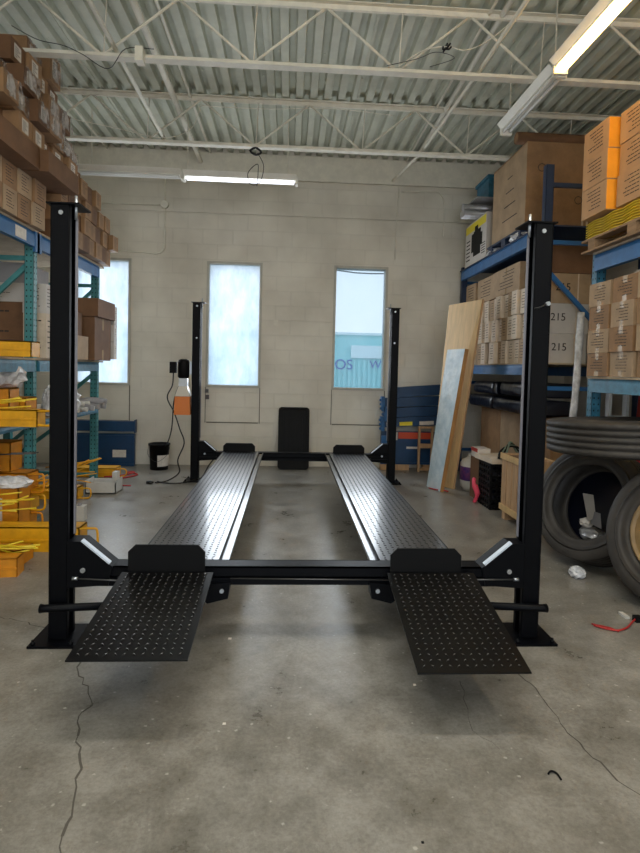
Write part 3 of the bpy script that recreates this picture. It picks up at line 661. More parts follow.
# ------------------------------------------------------------------ teal pallet rack
def upright(rack, x, y, z1, m, d=1.05, sx=1, holes=True, name='upright'):
    mb = MB(); w = .075
    # front column: C-section facing sideways
    mb.box(x, x - sx * w, y, y + .004, 0, z1); mb.box(x, x - sx * .004, y, y + .07, 0, z1); mb.box(x - sx * w, x - sx * (w - .004), y, y + .07, 0, z1)
    mb.mi = 1
    z = .1
    while holes and z < z1 - .05:
        for q in (-.018, .018):
            cx = x - sx * (w / 2) + q
            v = [mb.bm.verts.new((cx + .006 * math.cos(k * math.pi / 3), y - .001, z + .009 * math.sin(k * math.pi / 3))) for k in range(6)]; mb._f(v)
            v = [mb.bm.verts.new((x + sx * .001, y + .035 + q + .006 * math.cos(k * math.pi / 3), z + .009 * math.sin(k * math.pi / 3))) for k in range(6)]; mb._f(v)
        z += .05
    u = mb.build(name, [m, M['hole']], rack)
    MB().box(x + sx * .02, x - sx * (w + .02), y - .02, y + .09, 0, .008).build('foot_plate', m, u)
    xb = x - sx * d
    mb = MB(); mb.box(xb, xb + sx * w, y, y + .004, 0, z1); mb.box(xb, xb + sx * .004, y, y + .07, 0, z1); mb.box(xb + sx * (w - .004), xb + sx * w, y, y + .07, 0, z1)
    mb.build(name, m, rack)
    return u
def brace(rack, x0, x1, y, z0, z1, m, r=.02):
    mb = MB(); a = Vector((x0, y, z0)); b = Vector((x1, y, z1)); d = (b - a).normalized(); n = Vector((-d.z, 0, d.x)) * r
    v = [a - n, b - n, b + n, a + n]
    A = [mb.bm.verts.new(p) for p in v]; B = [mb.bm.verts.new(p + Vector((0, .03, 0))) for p in v]; mb._f(A); mb._f(B[::-1])
    for i in range(4): mb._f([A[i], A[(i + 1) % 4], B[(i + 1) % 4], B[i]])
    mb.build('brace', m, rack)
def beam(rack, x, y0, y1, z0, z1, m, sx=1):
    mb = MB(); mb.prism([(x, z0), (x + sx * .012, z0), (x + sx * .012, z1 - .03), (x, z1)], 'y', y0, y1); mb.box(x, x - sx * .035, y0, y1, z0, z1)
    return mb.build('beam', m, rack, bevel=.003)
RL = thing('pallet_rack', 'teal and blue pallet rack along the wall by the yellow steel parts', 'pallet rack')
xf = -2.30
for y in (.55, 2.16, 3.74):
    upright(RL, xf, y, 2.52, M['teal'])
    for zz, z2 in ((.25, .95), (.45, 1.25), (1.32, 2.22)):
        brace(RL, xf - .07, xf - .98, y + .02, z2, zz, M['teal'])
    brace(RL, xf - .07, xf - .98, y + .02, 2.28, 2.28, M['teal']); brace(RL, xf - .07, xf - .98, y + .02, .1, .1, M['teal'])
for x_, sx in ((xf + .01, 1), (xf - 1.06, -1)):
    for y0, y1 in ((.62, 2.16), (2.24, 3.74)):
        b_ = beam(RL, x_, y0, y1, 2.37, 2.50, M['blue'], sx)
        beam(RL, x_, y0, y1, 1.30, 1.40, M['blue_teal'], sx)
        beam(RL, x_, y0, y1, .82, .87, M['blue_teal'], sx)
        if sx == 1 and y0 < 1: MB().box(x_ + .0125, x_ + .0145, 1.80, 1.98, 2.385, 2.475).build('sticker', M['label'], b_)
        if sx == 1: MB().box(x_ - .004, x_ + .016, y1 - .02 if y0 < 1 else y0 - .06, y1 + .06 if y0 < 1 else y0 + .02, 2.33, 2.5).build('end_connector', M['blue'], b_, bevel=.003)
for z in (2.50, 1.40, .87):
    MB().box(xf - 1.04, xf + .02, .60, 3.90, z, z + .018).build('shelf_board', M['board'], RL)
tl = 'teal rack'
# top shelf, small cartons at the near end under the long ones
def jit(a): return random.uniform(-a, a)
z0 = 2.52
for j, y in enumerate((1.18, 1.41, 1.64, 1.87, 2.10)):
    for k in range(2):
        carton('carton', f'small printed carton, {ORD[k]} layer, {NTH[j]} from camera end, teal rack top board', (.4, .218, .19), (-2.43 + jit(.015), y, z0 + k * .192), jit(.02), 'kraft' if (j + k) % 2 else 'kraft2', 'small cartons under the long ones on the top board', marks=('+x',))
    if j == 0: pass
# long cartons piled above, ends towards the aisle
zt = z0 + 2 * .192
pl = MB(); 
rows = [(1.26, 2.62, 0.20), (1.26, 2.98, .175), (1.26, 2.86, .175), (1.28, 2.50, .175), (1.50, 2.40, .178), (1.86, 2.31, .24)]
z = zt + .004
for k, (ya, yb, h) in enumerate(rows):
    w = .225; n = int((yb - ya) / w + .3)
    if k == 0:
        for q in range(2):
            carton('long_carton', f'long flat kraft carton lying {"deepest" if q else "nearest the camera"} beneath the heap of long cartons', (1.05, .62, .17), (-2.62 + q * .06, 1.50 + q * .64, z), 0, 'kraft3', 'long flat cartons beneath the heap')
        z += .172; continue
    for j in range(n):
        xo = jit(.09) + (.04 if k in (2, 4) else 0); y = ya + .12 + j * w + (k % 2) * .04
        c = carton('long_carton', f'long carton with end label, {ORD[k-1]} row of the heap, {NTH[j]} from camera end', (1.0, .215, h - .008), (-2.68 + xo, y, z), jit(.03), ('kraft', 'kraft3', 'kraft')[(j + k) % 3], 'long cartons heaped high on the teal rack', lab=('+x',))
        if (j * 3 + k) % 3 != 1:
            mb = MB(); hx = .50
            for q in range(8):   # loose wrinkled plastic over the carton end
                y0_, y1_ = -.112 + q * .028, -.112 + (q + 1) * .028
                zz_ = [(.0 + random.uniform(-.01, .012)) for _ in range(4)]
                P0 = [(hx - .12, y0_, h - .006), (hx + .004 + random.uniform(0, .02), y0_, h - .02), (hx + .008 + random.uniform(0, .02), y0_, h * .5), (hx + .006 + random.uniform(0, .02), y0_, .01 + zz_[0])]
                if q == 0: prev = [mb.bm.verts.new(p_) for p_ in P0]
                cur = [mb.bm.verts.new((p_[0] + random.uniform(0, .012), y1_, p_[2])) for p_ in P0]
                for r_ in range(3): mb._f([prev[r_], prev[r_ + 1], cur[r_ + 1], cur[r_]])
                prev = cur
            o = mb.build('plastic_wrap', M['wrap'], c)
    z += h
# top shelf, brown cartons beyond the post
for j, n in enumerate((4, 4, 4, 4, 4, 3, 3, 2)):
    for k in range(n):
        carton('carton', f'brown carton, {ORD[k]} in {NTH[j]} column past the post, teal rack top board', (.40, .172, .163), (-2.38 + jit(.025) + (.05 if k == n - 1 else 0), 2.50 + j * .182, 2.52 + k * .165), jit(.04), 'kraft' if (j + k) % 3 else 'kraft3', 'brown cartons on the top board by the windows', marks=('+x',))
# middle shelf
z0 = 1.42
carton('carton', 'big brown printed carton seen through the teal frame braces on the middle shelf', (.62, .5, .50), (-2.78, 2.62, z0), 0, 'kraft3', marks=('-y', '+x'))
carton('carton', 'white printed carton lying on top of the big brown printed carton', (.62, .5, .17), (-2.78, 2.62, z0 + .502), 0, 'white_box', marks=('-y',))
carton('carton', 'grey carton squeezed beneath the top beam above the white printed one', (.62, .5, .18), (-2.79, 2.63, z0 + .674), 0, 'grey_box')
carton('carton', 'tall buff carton beside the teal upright on the middle shelf', (.20, .14, .40), (-2.355, 2.38, z0), 0, 'kraft_end', marks=('+x', '-y'))
carton('carton', 'white carton on the tall buff carton beside the teal upright', (.20, .14, .26), (-2.36, 2.38, z0 + .402), 0, 'white_box', marks=('-y', '+x'))
carton('carton', 'narrow brown carton behind the white one beside the teal upright', (.20, .16, .34), (-2.355, 2.56, z0), 0, 'kraft3')
carton('carton', 'kraft carton with label, lowest of the front pair on the middle shelf behind the post', (.30, .34, .24), (-2.33, 2.96, z0), 0, 'kraft2', lab=('-y',))
carton('carton', 'kraft carton stacked upon the labelled one, middle shelf behind the post', (.26, .30, .24), (-2.36, 2.94, z0 + .242), 0, 'kraft3')
carton('carton', 'large dark brown carton with rounded flaps on the middle shelf by the window', (.46, .52, .46), (-2.37, 3.46, z0), 0, 'kraft3', tape='x')
carton('carton', 'flat brown carton lying over the large dark brown one by the window', (.52, .56, .19), (-2.36, 3.46, z0 + .462), 0, 'kraft3')
for k in range(3):
    carton('carton', f'thin silver-white carton, {ORD[k]} of three stacked against the window glow', (.42, .10, .20), (-2.32, 3.80, z0 + .02 + k * .204), 0, 'white_box', 'thin pale cartons at the shelf end', lab=('+x',))
# yellow steel parts with loop handles
def loop_beam(label, x_end, y, z, L, h, d, m, rz=0, loop=True, plate=False, brown=False):
    t = thing('loop_end_beam', label, 'steel beam', (x_end, y, z), rz, 'yellow steel parts on and before the teal rack')
    mb = MB(); mb.box(-L, 0, -d / 2, -d / 2 + .006, 0, h); mb.box(-L, 0, d / 2 - .006, d / 2, 0, h); mb.box(-L, 0, -d / 2, d / 2, h - .008, h); mb.box(-L, -L + .008, -d / 2, d / 2, 0, h)
    mb.box(-.008, 0, -d / 2, d / 2, 0, h); mb.box(-L, 0, -d / 2 - .006, -d / 2, h * .42, h * .5)
    mb.build('channel', m, t, bevel=.003)
    if loop:
        r = min(h * .46, .05); pts = [(-.02, -d / 2 + .01, .015), (.09, -d / 2 + .01, .012), (.125, -d / 2 + .01, r * .7), (.125, -d / 2 + .01, h - r * .5), (.09, -d / 2 + .01, h - .006), (-.02, -d / 2 + .01, h - .012)]
        MB().tube(smooth(pts, 4), .009, 8).build('loop_handle', m, t)
    if plate: MB().box(-.34, -.12, -d / 2 - .008, -d / 2 - .006, h * .25, h * .8).build('sticker', M['label'], t)
    return t
loop_beam('long yellow channel on the floor whose loop handle sticks out past the lift post', -1.585, 1.40, 0, 1.3, .18, .16, M['yellow'])
loop_beam('orange channel lying on the floor closer than the long yellow one', -1.86, 1.13, 0, 1.0, .10, .16, M['amber'], loop=False)
loop_beam('short orange channel lowest of all on the floor', -1.80, .90, 0, .8, .12, .12, M['amber'], .12, loop=False)
loop_beam('orange block with white sticker on the floor heap', -2.16, 1.72, .0, .9, .40, .2, M['amber'], plate=True, loop=False)
loop_beam('orange block with printed sticker, topmost on the floor heap', -2.20, 1.95, .30, .85, .17, .2, M['amber'], loop=True, plate=True)
loop_beam('yellow channel under the topmost orange block of the floor heap', -2.20, 1.97, .15, .85, .145, .2, M['yellow'], loop=True)
loop_beam('amber channel at the base of the floor heap next to the upright', -2.22, 1.97, .0, .85, .145, .2, M['amber'], loop=True)
loop_beam('yellow channel lying before the big brown carton at middle shelf height', -1.98, 1.50, z0, 1.0, .115, .14, M['yellow'], loop=False)
loop_beam('amber channel lying on the lower board deep behind plastic bags', -2.24, 2.0, .888, 1.0, .20, .2, M['amber'], loop=False)
loop_beam('yellow channel stacked on the lower board near the upright', -1.98, 1.60, .888, 1.0, .13, .14, M['yellow'], loop=True)
loop_beam('amber channel topping the lower board stack', -2.28, 1.80, 1.02, 1.0, .15, .16, M['amber'], loop=False)
loop_beam('dark amber channel standing deep in the bay under the lower board', -2.36, 2.0, .475, 1.0, .24, .2, M['amber'], loop=False)
loop_beam('yellow channel on the floor against the window wall end of the rack', -2.18, 4.18, 0, .6, .11, .22, M['yellow'], loop=True)
loop_beam('yellow channel on the floor behind the lift post', -2.2, 3.0, 0, .7, .12, .16, M['yellow'], loop=True)
def rods(label, x, y, z, n, seed, m, spread=.1, L=.5):
    rr = random.Random(seed); mb = MB()
    for k in range(n):
        a = Vector((x - L + rr.uniform(-.1, .1), y + rr.uniform(-spread, spread), z + rr.uniform(0, spread))); b = Vector((x + rr.uniform(-.08, .06), y + rr.uniform(-spread, spread), z + rr.uniform(0, spread * 1.6)))
        mb.tube([a, a.lerp(b, .5) + Vector((0, 0, rr.uniform(-.03, .01))), b], .006, 6)
    return tag(mb.build('wire_bundle', m), label, 'steel rods', kind='stuff')
rods('loose yellow rods fanned over the front of the floor heap', -2.06, 1.5, .25, 9, 1, M['lemon'])
rods('tangle of yellow rods between the floor heap and the lift post', -2.02, 1.95, .25, 10, 2, M['yellow'], .12, .3)
rods('thin yellow rods poking from the lower board by the post', -2.1, 1.66, 1.03, 7, 3, M['lemon'], .05)
rods('thin yellow rods lying low on the floor under the orange channel', -1.78, 1.0, .115, 6, 4, M['lemon'], .04, .3)
rods('yellow rods in the gap behind the lift post', -2.1, 3.1, .16, 9, 5, M['yellow'], .15, .4)
rods('long pale rod bunch poking out through the gap above the heap', -2.1, 1.9, .60, 2, 6, M['wire'], .03, .9)
def lump(name, label, cat, loc, size, m, seed=0, sub=3, amp=.25):
    rr = random.Random(seed); bm = bmesh.new(); bmesh.ops.create_icosphere(bm, subdivisions=sub, radius=.5)
    ph = [(Vector((rr.uniform(-1, 1), rr.uniform(-1, 1), rr.uniform(-1, 1))).normalized(), rr.uniform(3, 11), rr.uniform(0, 6)) for _ in range(9)]
    for v in bm.verts:
        d = 1 + amp * sum(abs(math.sin(v.co.dot(n) * f * 2 + p)) - .6 for n, f, p in ph) / 3; c = v.co * d
        v.co = Vector((c.x * size[0], c.y * size[1], max(-.42, c.z) * size[2]))
    zm = min(v.co.z for v in bm.verts)
    for v in bm.verts: v.co.z -= zm
    mb = MB(); mb.bm = bm; o = mb.build(name, m, loc=loc); return tag(o, label, cat)
lump('plastic_bag', 'crumpled white plastic bag on the lower shelf beside the teal upright', 'plastic bag', (-2.40, 1.9, 1.174), (.3, .3, .22), M['film'], 3)
lump('plastic_bag', 'bluish crumpled bag lying deep on the lower shelf', 'plastic bag', (-2.75, 1.85, 1.174), (.34, .3, .2), M['foil'], 5)
lump('plastic_bag', 'white bag hanging off the lower board behind the upright', 'plastic bag', (-2.26, 2.42, .892), (.14, .16, .3), M['film'], 8)
lump('plastic_bag', 'small pale bag on top of the yellow channel at the floor heap', 'plastic bag', (-2.24, 1.62, .402), (.34, .16, .10), M['film'], 11)
t = lump('plastic_bag', 'pale crumpled bag in the lower shelf next to the lift post', 'plastic bag', (-2.28, 2.75, .892), (.3, .3, .3), M['film'], 12)
for k in range(5):
    mb = MB(); mb.tube(smooth([(0, 0, 0), (.12, .03, .01), (.26, .02 + .02 * k, .0)], 4), .024, 10)
    o = mb.build('foam_tube', M['pvc'], loc=(-2.42 + .03 * (k % 3), 2.9 + .07 * (k % 3), .915 + .05 * (k // 3))); o.rotation_euler = (0, 0, .15 * (k - 2))
    tag(o, 'white foam tube in the small heap on the lower board behind the lift post', 'foam tube', 'white foam tubes')
for k in range(5):
    mb = MB(); mb.tube(smooth([(0, 0, 0), (.14, .02, .02), (.3, .05, .0)], 4), [.02] + [.03] * 11 + [.015], 10)
    o = mb.build('work_glove_roll', M['grey_box'], loc=(-2.40 + .02 * k, 3.12 + .08 * (k % 3), .925 + .05 * (k // 3))); o.rotation_euler = (0, 0, .2 * (k - 2))
    tag(o, 'grey cloth roll in the heap over the blue panel side', 'cloth roll', 'grey cloth rolls')
t = thing('plastic_crate', 'small white plastic crate on the floor behind the lift post', 'crate', (-2.06, 3.30, 0))
mb = MB(); mb.box(-.16, .16, -.12, .12, 0, .01); mb.box(-.16, -.15, -.12, .12, 0, .14); mb.box(.15, .16, -.12, .12, 0, .14); mb.box(-.16, .16, -.12, -.11, 0, .12); mb.box(-.16, .16, .11, .12, 0, .12); mb.build('crate_shell', M['pvc'], t, bevel=.004)
MB().box(.10, .15, -.05, .05, .14, .22).build('handle', M['pvc'], t, bevel=.008)
t = thing('plastic_jug', 'small white container with cap on the floor behind the lift post foot', 'container', (-1.90, 2.17, 0))
MB().box(-.05, .05, -.04, .04, 0, .13).build('jug_body', M['pvc'], t, bevel=.01); MB().lathe([(.018, .13), (.018, .15)], (0, 0, 0), 'z', 12).build('cap', M['grey_box'], t)
mb = MB(); mb.box(-.035, .035, -.03, .03, 0, 1.0)
o = mb.build('steel_tube', M['black_matte'], bevel=.004, loc=(-2.42, 1.72, 0)); tag(o, 'dark square steel tube standing upright in the lower teal bay', 'steel tube')
# blue panels by the windows
t = thing('blue_beam_stack', 'long blue steel beam lying across the blue panel near the teal rack', 'steel beam', (-2.55, 4.86, .475))
mb = MB(); mb.box(-.45, .39, -.04, .04, 0, .14); mb.build('beam_body', M['royal'], t, bevel=.004); MB().box(.385, .395, -.05, .05, -.02, .16).build('end_plate', M['royal'], t)
t = thing('blue_sheet_metal', 'blue sheet metal panel leaning on the wall near the teal rack', 'metal panel', (-2.58, 4.88, 0))
mb = MB(); mb.box(-.4, .41, -.03, .02, 0, .44); mb.box(-.4, .41, -.045, -.03, .38, .42); mb.box(-.4, .41, -.045, -.03, 0, .03); mb.build('panel', M['royal'], t, bevel=.004)
MB().box(.12, .30, -.036, -.031, .12, .22).build('sticker', M['label'], t)
cable('red_cable', [(-2.3, 4.02, .015), (-2.1, 4.1, .02), (-2.0, 4.25, .03), (-2.1, 4.3, .02), (-1.95, 4.2, .012), (-2.1, 3.95, .012), (-2.3, 3.9, .012)], .01, M['red'], 'red cable coiled on the floor beside the yellow channel')
cable('steel_rod', [(-2.2, 3.58, .01), (-1.85, 3.56, .01)], .008, M['red'], 'thin red rod lying on the floor past the lift post', 'rod')

# blue beams by the clear window
def blue_beam(label, z, x0, x1, y, h, tilt, sticker=None):
    t = thing('blue_rack_beam', label, 'steel beam', (x0, y, z), 0, 'blue beams stacked under the clear window'); t.rotation_euler = (0, -tilt, 0); L = x1 - x0
    mb = MB(); mb.box(0, L, -.04, .04, 0, h); mb.box(0, L, -.052, -.04, h * .55, h); mb.build('beam_body', M['royal'], t, bevel=.005)
    mb = MB(); mb.box(-.015, .03, -.06, .05, -.05, h + .02)
    for q in range(3): mb.box(-.04, -.015, -.03, -.01, -.03 + q * .06, .0 + q * .06)
    mb.build('end_connector', M['blue'], t, bevel=.003)
    for (a, b, m_) in (sticker or ()): MB().box(a, b, -.045 if True else 0, -.0405, h * .1, h * .5).build('sticker', M[m_], t)
z = .60
for k, (h, st) in enumerate(((.13, [(.24, .42, 'yellow_print'), (.52, .72, 'label'), (.06, .14, 'label')]), (.13, None), (.13, None), (.14, None))):
    blue_beam(f'deep blue rack beam, {ORD[k]} of the four stacked on the blue panel', z, 1.22 + .03 * (k % 2) + (.0 if k < 3 else .12), 2.28, 4.80, h, .055 + .03 * (k == 3), st); z += h + .008
t = thing('blue_sheet_metal', 'blue panel with a red and white label under the stacked blue beams', 'metal panel', (1.72, 4.86, .08))
mb = MB(); mb.box(-.5, .45, -.03, .03, 0, .46); mb.box(-.5, .45, -.04, -.03, .0, .03); mb.build('panel', M['royal'], t, bevel=.004)
mb = MB(); mb.box(-.26, .22, -.034, -.031, .36, .45); mb.build('red_label', M['red_print'], t); MB().box(-.42, -.27, -.034, -.031, .34, .45).build('white_label', M['label'], t)
MB().box(-.14, .02, -.034, -.031, .22, .25).build('white_label', M['label'], t); MB().box(-.5, -.42, -.06, -.03, .1, .4).build('end_bracket', M['blue'], t)
t2 = thing('wood_skid', 'pine timber skid beneath the blue panel under the window', 'timber', (1.72, 4.86, 0))
for k in (-1, 1): MB().box(k * .3 - .2, k * .3 + .2, -.05, .05, 0, .078).build('timber', M['wood'], t2)
t = thing('wooden_ladder_frame', 'small pale pine frame standing before the blue panels', 'wooden frame', (1.82, 4.72, 0))
for s_ in (-1, 1): MB().box(s_ * .09 - .014, s_ * .09 + .014, -.02, .02, 0, .63).build('stile', M['wood'], t, bevel=.002)
for zz in (.02, .33, .60): MB().box(-.078, .078, -.018, .018, zz, zz + .06 if zz > .03 and zz < .5 else zz + .03).build('rail', M['wood'], t, bevel=.002)

# ------------------------------------------------------------------ far blue rack
RR = thing('pallet_rack', 'tall blue pallet rack beyond the tyres, loaded with cartons', 'pallet rack')
xr = 2.30
for y, z1 in ((2.38, 3.36), (4.84, 2.85)):
    upright(RR, xr, y, z1, M['blue_dark'], 1.05, -1, holes=False)
    for za, zb in ((2.36, 1.45),): brace(RR, xr + .07, xr + .98, y + .02, za, zb, M['blue'])
    for zz in (3.18, 2.64, 1.25, .3):
        if zz < z1: brace(RR, xr + .07, xr + .98, y + .02, zz, zz, M['blue'] if zz < 3 else M['blue_dark'])
for x_, sx in ((xr - .005, -1), (xr + 1.06, 1)):
    beam(RR, x_, 2.46, 4.84, 2.66, 2.79, M['blue'], sx); beam(RR, x_, 2.46, 4.84, 1.37, 1.48, M['blue'], sx)
for z in (2.79, 1.48): MB().box(xr - .02, xr + 1.04, 2.40, 4.90, z, z + .014).build('shelf_board', M['board' if z < 2 else 'blue_dark'], RR)
# things on its top
t = thing('pallet', 'dark flat pallet sheeted in plastic under the big box on the blue rack', 'pallet', (2.74, 3.35, 2.806))
mb = MB()
for q in (-.4, 0, .4): mb.box(-.46, .46, q - .05, q + .05, 0, .07)
for q in range(6): mb.box(-.46 + q * .165, -.36 + q * .165, -.5, .5, .07, .09)
mb.build('pallet_deck', M['blue_dark'], t)
t = carton('large_carton', 'huge brown carton strapped on top of the blue rack', (.92, .92, .88), (2.78, 3.34, 2.898), 0, 'kraft', marks=None)
mb = MB(); mb.box(.14, .16, -.4625, -.460, 0, .88); mb.box(.19, .21, -.4625, -.460, 0, .88); mb.box(.14, .16, -.46, .46, .88, .882); mb.box(.19, .21, -.46, .46, .88, .882); mb.build('strap', M['kraft_end'], t)
mb = MB(); mb.box(-.462, -.4605, -.46, .46, 0, .86); mb.build('printed_side', M['kraft2'], t)
mb = MB()
for q in range(4): mb.box(-.464, -.4622, -.25 + .05 * q, .15 - .04 * q, .2 + q * .15, .21 + q * .15)
for (u, v) in ((-.3, .62), (.38, .6), (.1, .3)):
    for k in range(8):
        a = k * math.pi / 4; mb.tube([(u + .04 * math.cos(a), -.461, v + .04 * math.sin(a)), (u + .04 * math.cos(a + .785), -.461, v + .04 * math.sin(a + .785))], .003, 4)
mb.build('printed_marks', M['print'], t)
t = thing('rolled_carpet', 'brown wrapped roll lying on the huge carton near the roof', 'roll', (2.80, 2.98, 3.78 + .065))
MB().tube([(-.56, 0, 0), (.5, 0, 0)], .062, 16).build('roll_body', M['kraft3'], t)
MB().tube([(-.566, 0, 0), (-.555, 0, 0)], .05, 16).build('roll_end', M['kraft'], t)
carton('carton', 'white picture carton with yellow heading on top of the blue rack end', (.5, .80, .56), (2.55, 4.35, 2.806), 0, 'white_box')
wp = bpy.data.objects[[o.name for o in bpy.data.objects if o.get('label', '').startswith('white picture')][0]]
MB().box(-.253, -.2505, -.38, .38, .44, .54).build('yellow_heading', M['yellow_print'], wp)
mb = MB()
for (ya, yb, za, zb) in ((-.2, .06, .1, .42), (-.26, -.2, .2, .36), (.06, .14, .16, .4), (-.1, .02, .42, .48)): mb.box(-.254, -.2505, ya, yb, za, zb)
mb.build('printed_picture', M['black_matte'], wp)
mb = MB()
for q in range(5): mb.box(-.2535, -.2505, -.37, -.24, .08 + q * .03, .09 + q * .03)
for q in range(6): mb.box(-.2535, -.2505, .2, .34, .08 + q * .05, .095 + q * .05)
mb.build('printed_text', M['print'], wp)
t = thing('plastic_tote', 'teal plastic tote behind the huge carton on the blue rack', 'storage tote', (2.66, 4.36, 3.58))
mb = MB(); mb.box(-.28, .28, -.22, .22, 0, .26); mb.build('tote_body', M['blue_teal'], t, bevel=.01); mb = MB(); mb.box(-.3, .3, -.24, .24, .26, .30); mb.build('lid', M['blue_teal'], t, bevel=.006)
t = thing('foil_roll', 'silver wrapped tube on the white picture carton', 'roll', (2.50, 4.35, 3.37 + .105))
for k, (dy, dz) in enumerate(((-.10, 0), (.0, 0), (-.05, .085))): MB().tube([(-.4, dy, dz - .055), (.4, dy, dz - .055)], .048, 12).build('roll_body', M['silver'], t)
MB().box(-.30, .30, -.3, .24, .085, .10).build('board', M['silver'], t)
for k, (y, x, lb) in enumerate(((3.80, 2.36, 'clear crumpled film hanging over the beam under the huge carton'), (3.05, 2.34, 'second clump of clear film on the beam near the lift post'))):
    lump('stretch_film', lb, 'plastic film', (x, y, 2.80), (.16, .34, .09), M['film'], 30 + k)
# middle shelf of the blue rack
zb = 1.496
carton('carton', 'long buff carton with a torn label topping the slim boxes near the lift post', (.60, .74, .30), (2.66, 3.42, zb + .79), 0, 'kraft2', tape='x', marks=('-x',))
carton('carton', 'mid sized buff carton topping the slim boxes in the middle', (.60, .60, .30), (2.68, 4.12, zb + .79), 0, 'kraft2', marks=('-x',))
carton('carton', 'far buff carton topping the slim boxes at the wall end', (.60, .38, .29), (2.66, 4.64, zb + .79), 0, 'kraft2', marks=('-x',))
j = 0
for j in range(12):
    y = 2.92 + j * .152 + (j // 2) * .012
    for k in range(3):
        carton('slim_carton', f'slim carton, {ORD[k]} tier, {NTH[j] if j < 10 else ("eleventh" if j == 10 else "twelfth")} from the lift post, blue rack', (.40, .145, .255), (2.55 + jit(.03), y, zb + k * .262), jit(.03), 'kraft_end' if (j + k) % 4 else 'kraft2', 'slim cartons on the blue rack', marks=('-x',))
t = thing('shelf_support', 'brown board spanning the slim boxes below the buff cartons', 'board', (2.7, 3.85, zb + .783))
MB().box(-.33, .33, -.97, .97, 0, .006).build('board', M['kraft3'], t)
for k in range(3):
    c = carton('numbered_carton', f'pale carton printed 215, {["bottom", "middle", "top"][k]} of three behind the lift post', (.46, .28, .29), (2.60 + .01 * k, 2.66, zb + k * .293), 0, 'white_box' if k < 2 else 'kraft2', 'pale cartons printed 215')
    text('215', .105, (-.045 - .03 * (k == 1), -.1415, .155), (math.pi / 2, 0, 0), M['print'], c, 'printed_number')
    MB().box(.10, .112, -.1415, -.14, .0, .29).build('strap', M['kraft_end'], c)
carton('carton', 'dark brown carton under the beam above the pale numbered cartons', (.6, .28, .28), (2.68, 2.66, zb + .882), 0, 'kraft3')
t = thing('wrapped_post', 'silver film wrapped pole leaning between the two blue racks', 'pole', (2.50, 2.12, 0))
MB().tube(smooth([(0, 0, 0), (-.01, .01, .6), (.02, -.01, 1.2), (.05, .0, 1.95)], 5), [.03, .035, .028, .036, .03, .034, .03, .036, .03, .035, .03, .034, .03, .036, .03, .03][:16], 10).build('wrapped_pole', M['film'], t)
# below the middle shelf
for k, (y, z, s_) in enumerate(((3.2, .945, .9), (4.1, .945, .85), (3.1, 1.13, .7), (4.0, 1.12, .7))):
    t = thing('wrapped_bundle', ['navy plastic bundle low on the cartons near the lift post', 'navy plastic bundle low on the cartons near the wall', 'upper navy plastic bundle near the lift post', 'upper navy plastic bundle near the wall'][k], 'wrapped bundle', (2.62, y, z), 0, 'navy wrapped bundles')
    mb = MB(); rr = random.Random(k); pts = [(.0, -.42, .09), (0, -.3, .09), (0, -.1, .085), (0, .1, .095), (0, .3, .09), (0, .42, .09)]
    bm = mb.bm; bmesh.ops.create_cube(bm, size=1); bmesh.ops.subdivide_edges(bm, edges=bm.edges, cuts=7, use_grid_fill=True)
    for v in bm.verts:
        c = v.co; q = 1 - .18 * (abs(c.x * 2) ** 4 + abs(c.z * 2) ** 4) * .5; v.co = Vector((c.x * .6 * q, c.y * s_, (c.z * q) * .17 + .085)) + Vector((rr.uniform(-.006, .006), 0, rr.uniform(-.004, .004) if abs(c.z) < .49 else 0))
    for f in bm.faces: f.smooth = True
    mb.build('bundle', M['navy_film'], t)
for k, (y, w_) in enumerate(((2.86, .62), (3.52, .66), (4.2, .66))):
    carton('tall_carton', ['tall brown carton on the floor nearest the lift post, under the blue rack', 'tall brown carton in the middle under the blue rack', 'tall brown carton on the floor nearest the wall, under the blue rack'][k], (.55, w_, .93), (2.80, y, 0), 0, 'kraft' if k != 1 else 'kraft2', 'tall cartons on the floor under the blue rack')
t = thing('propane_tub', 'round white tub with a purple label on the floor by the plywood', 'tub', (2.11, 3.57, 0))
MB().lathe([(.12, 0), (.125, .03), (.15, .05), (.155, .12), (.155, .32), (.13, .36), (.08, .385), (.08, .40), (.0, .40)], (0, 0, 0), 'z', 28).build('tub_body', M['pvc'], t)
MB().lathe([(.157, .13), (.158, .135), (.158, .285), (.157, .29)], (0, 0, 0), 'z', 28, closed=False).build('purple_label', M['purple'], t)
mb = MB(); mb.box(-.07, .07, -.03, .03, .40, .44); mb.build('lid', M['pvc'], t, bevel=.01)
for k in range(2):
    t = thing('black_crate', f'black plastic crate, {"lower" if k == 0 else "upper"} of the two beside the wooden crate', 'crate', (2.12, 2.82, k * .235), 0, 'black plastic crates')
    mb = MB(); mb.box(-.15, .15, -.17, .17, 0, .012)
    for s_ in (-1, 1):
        for zz in (.03, .09, .15, .205): mb.box(s_ * .15 - .006, s_ * .15 + .006, -.17, .17, zz, zz + .022); mb.box(-.15, .15, s_ * .17 - .006, s_ * .17 + .006, zz, zz + .022)
        for q in range(6): mb.box(s_ * .15 - .005, s_ * .15 + .005, -.17 + q * .064, -.15 + q * .064, 0, .23); mb.box(-.15 + q * .056, -.135 + q * .056, s_ * .17 - .005, s_ * .17 + .005, 0, .23)
    mb.build('crate_shell', M['black_matte'], t)
lump('black_bag', 'black bag stuffed in the lower black crate', 'bag', (2.12, 2.82, .02), (.24, .26, .19), M['navy_film'], 41)
lump('black_bag', 'black bag stuffed in the upper black crate', 'bag', (2.12, 2.82, .255), (.24, .26, .19), M['navy_film'], 42)
carton('carton', 'flattened tan carton laid over the black crates', (.36, .42, .05), (2.13, 2.84, .472), .08, 'kraft_end')
t = thing('hose_coil', 'grey green hose coiled over the black crates', 'hose', (2.20, 2.66, .53))
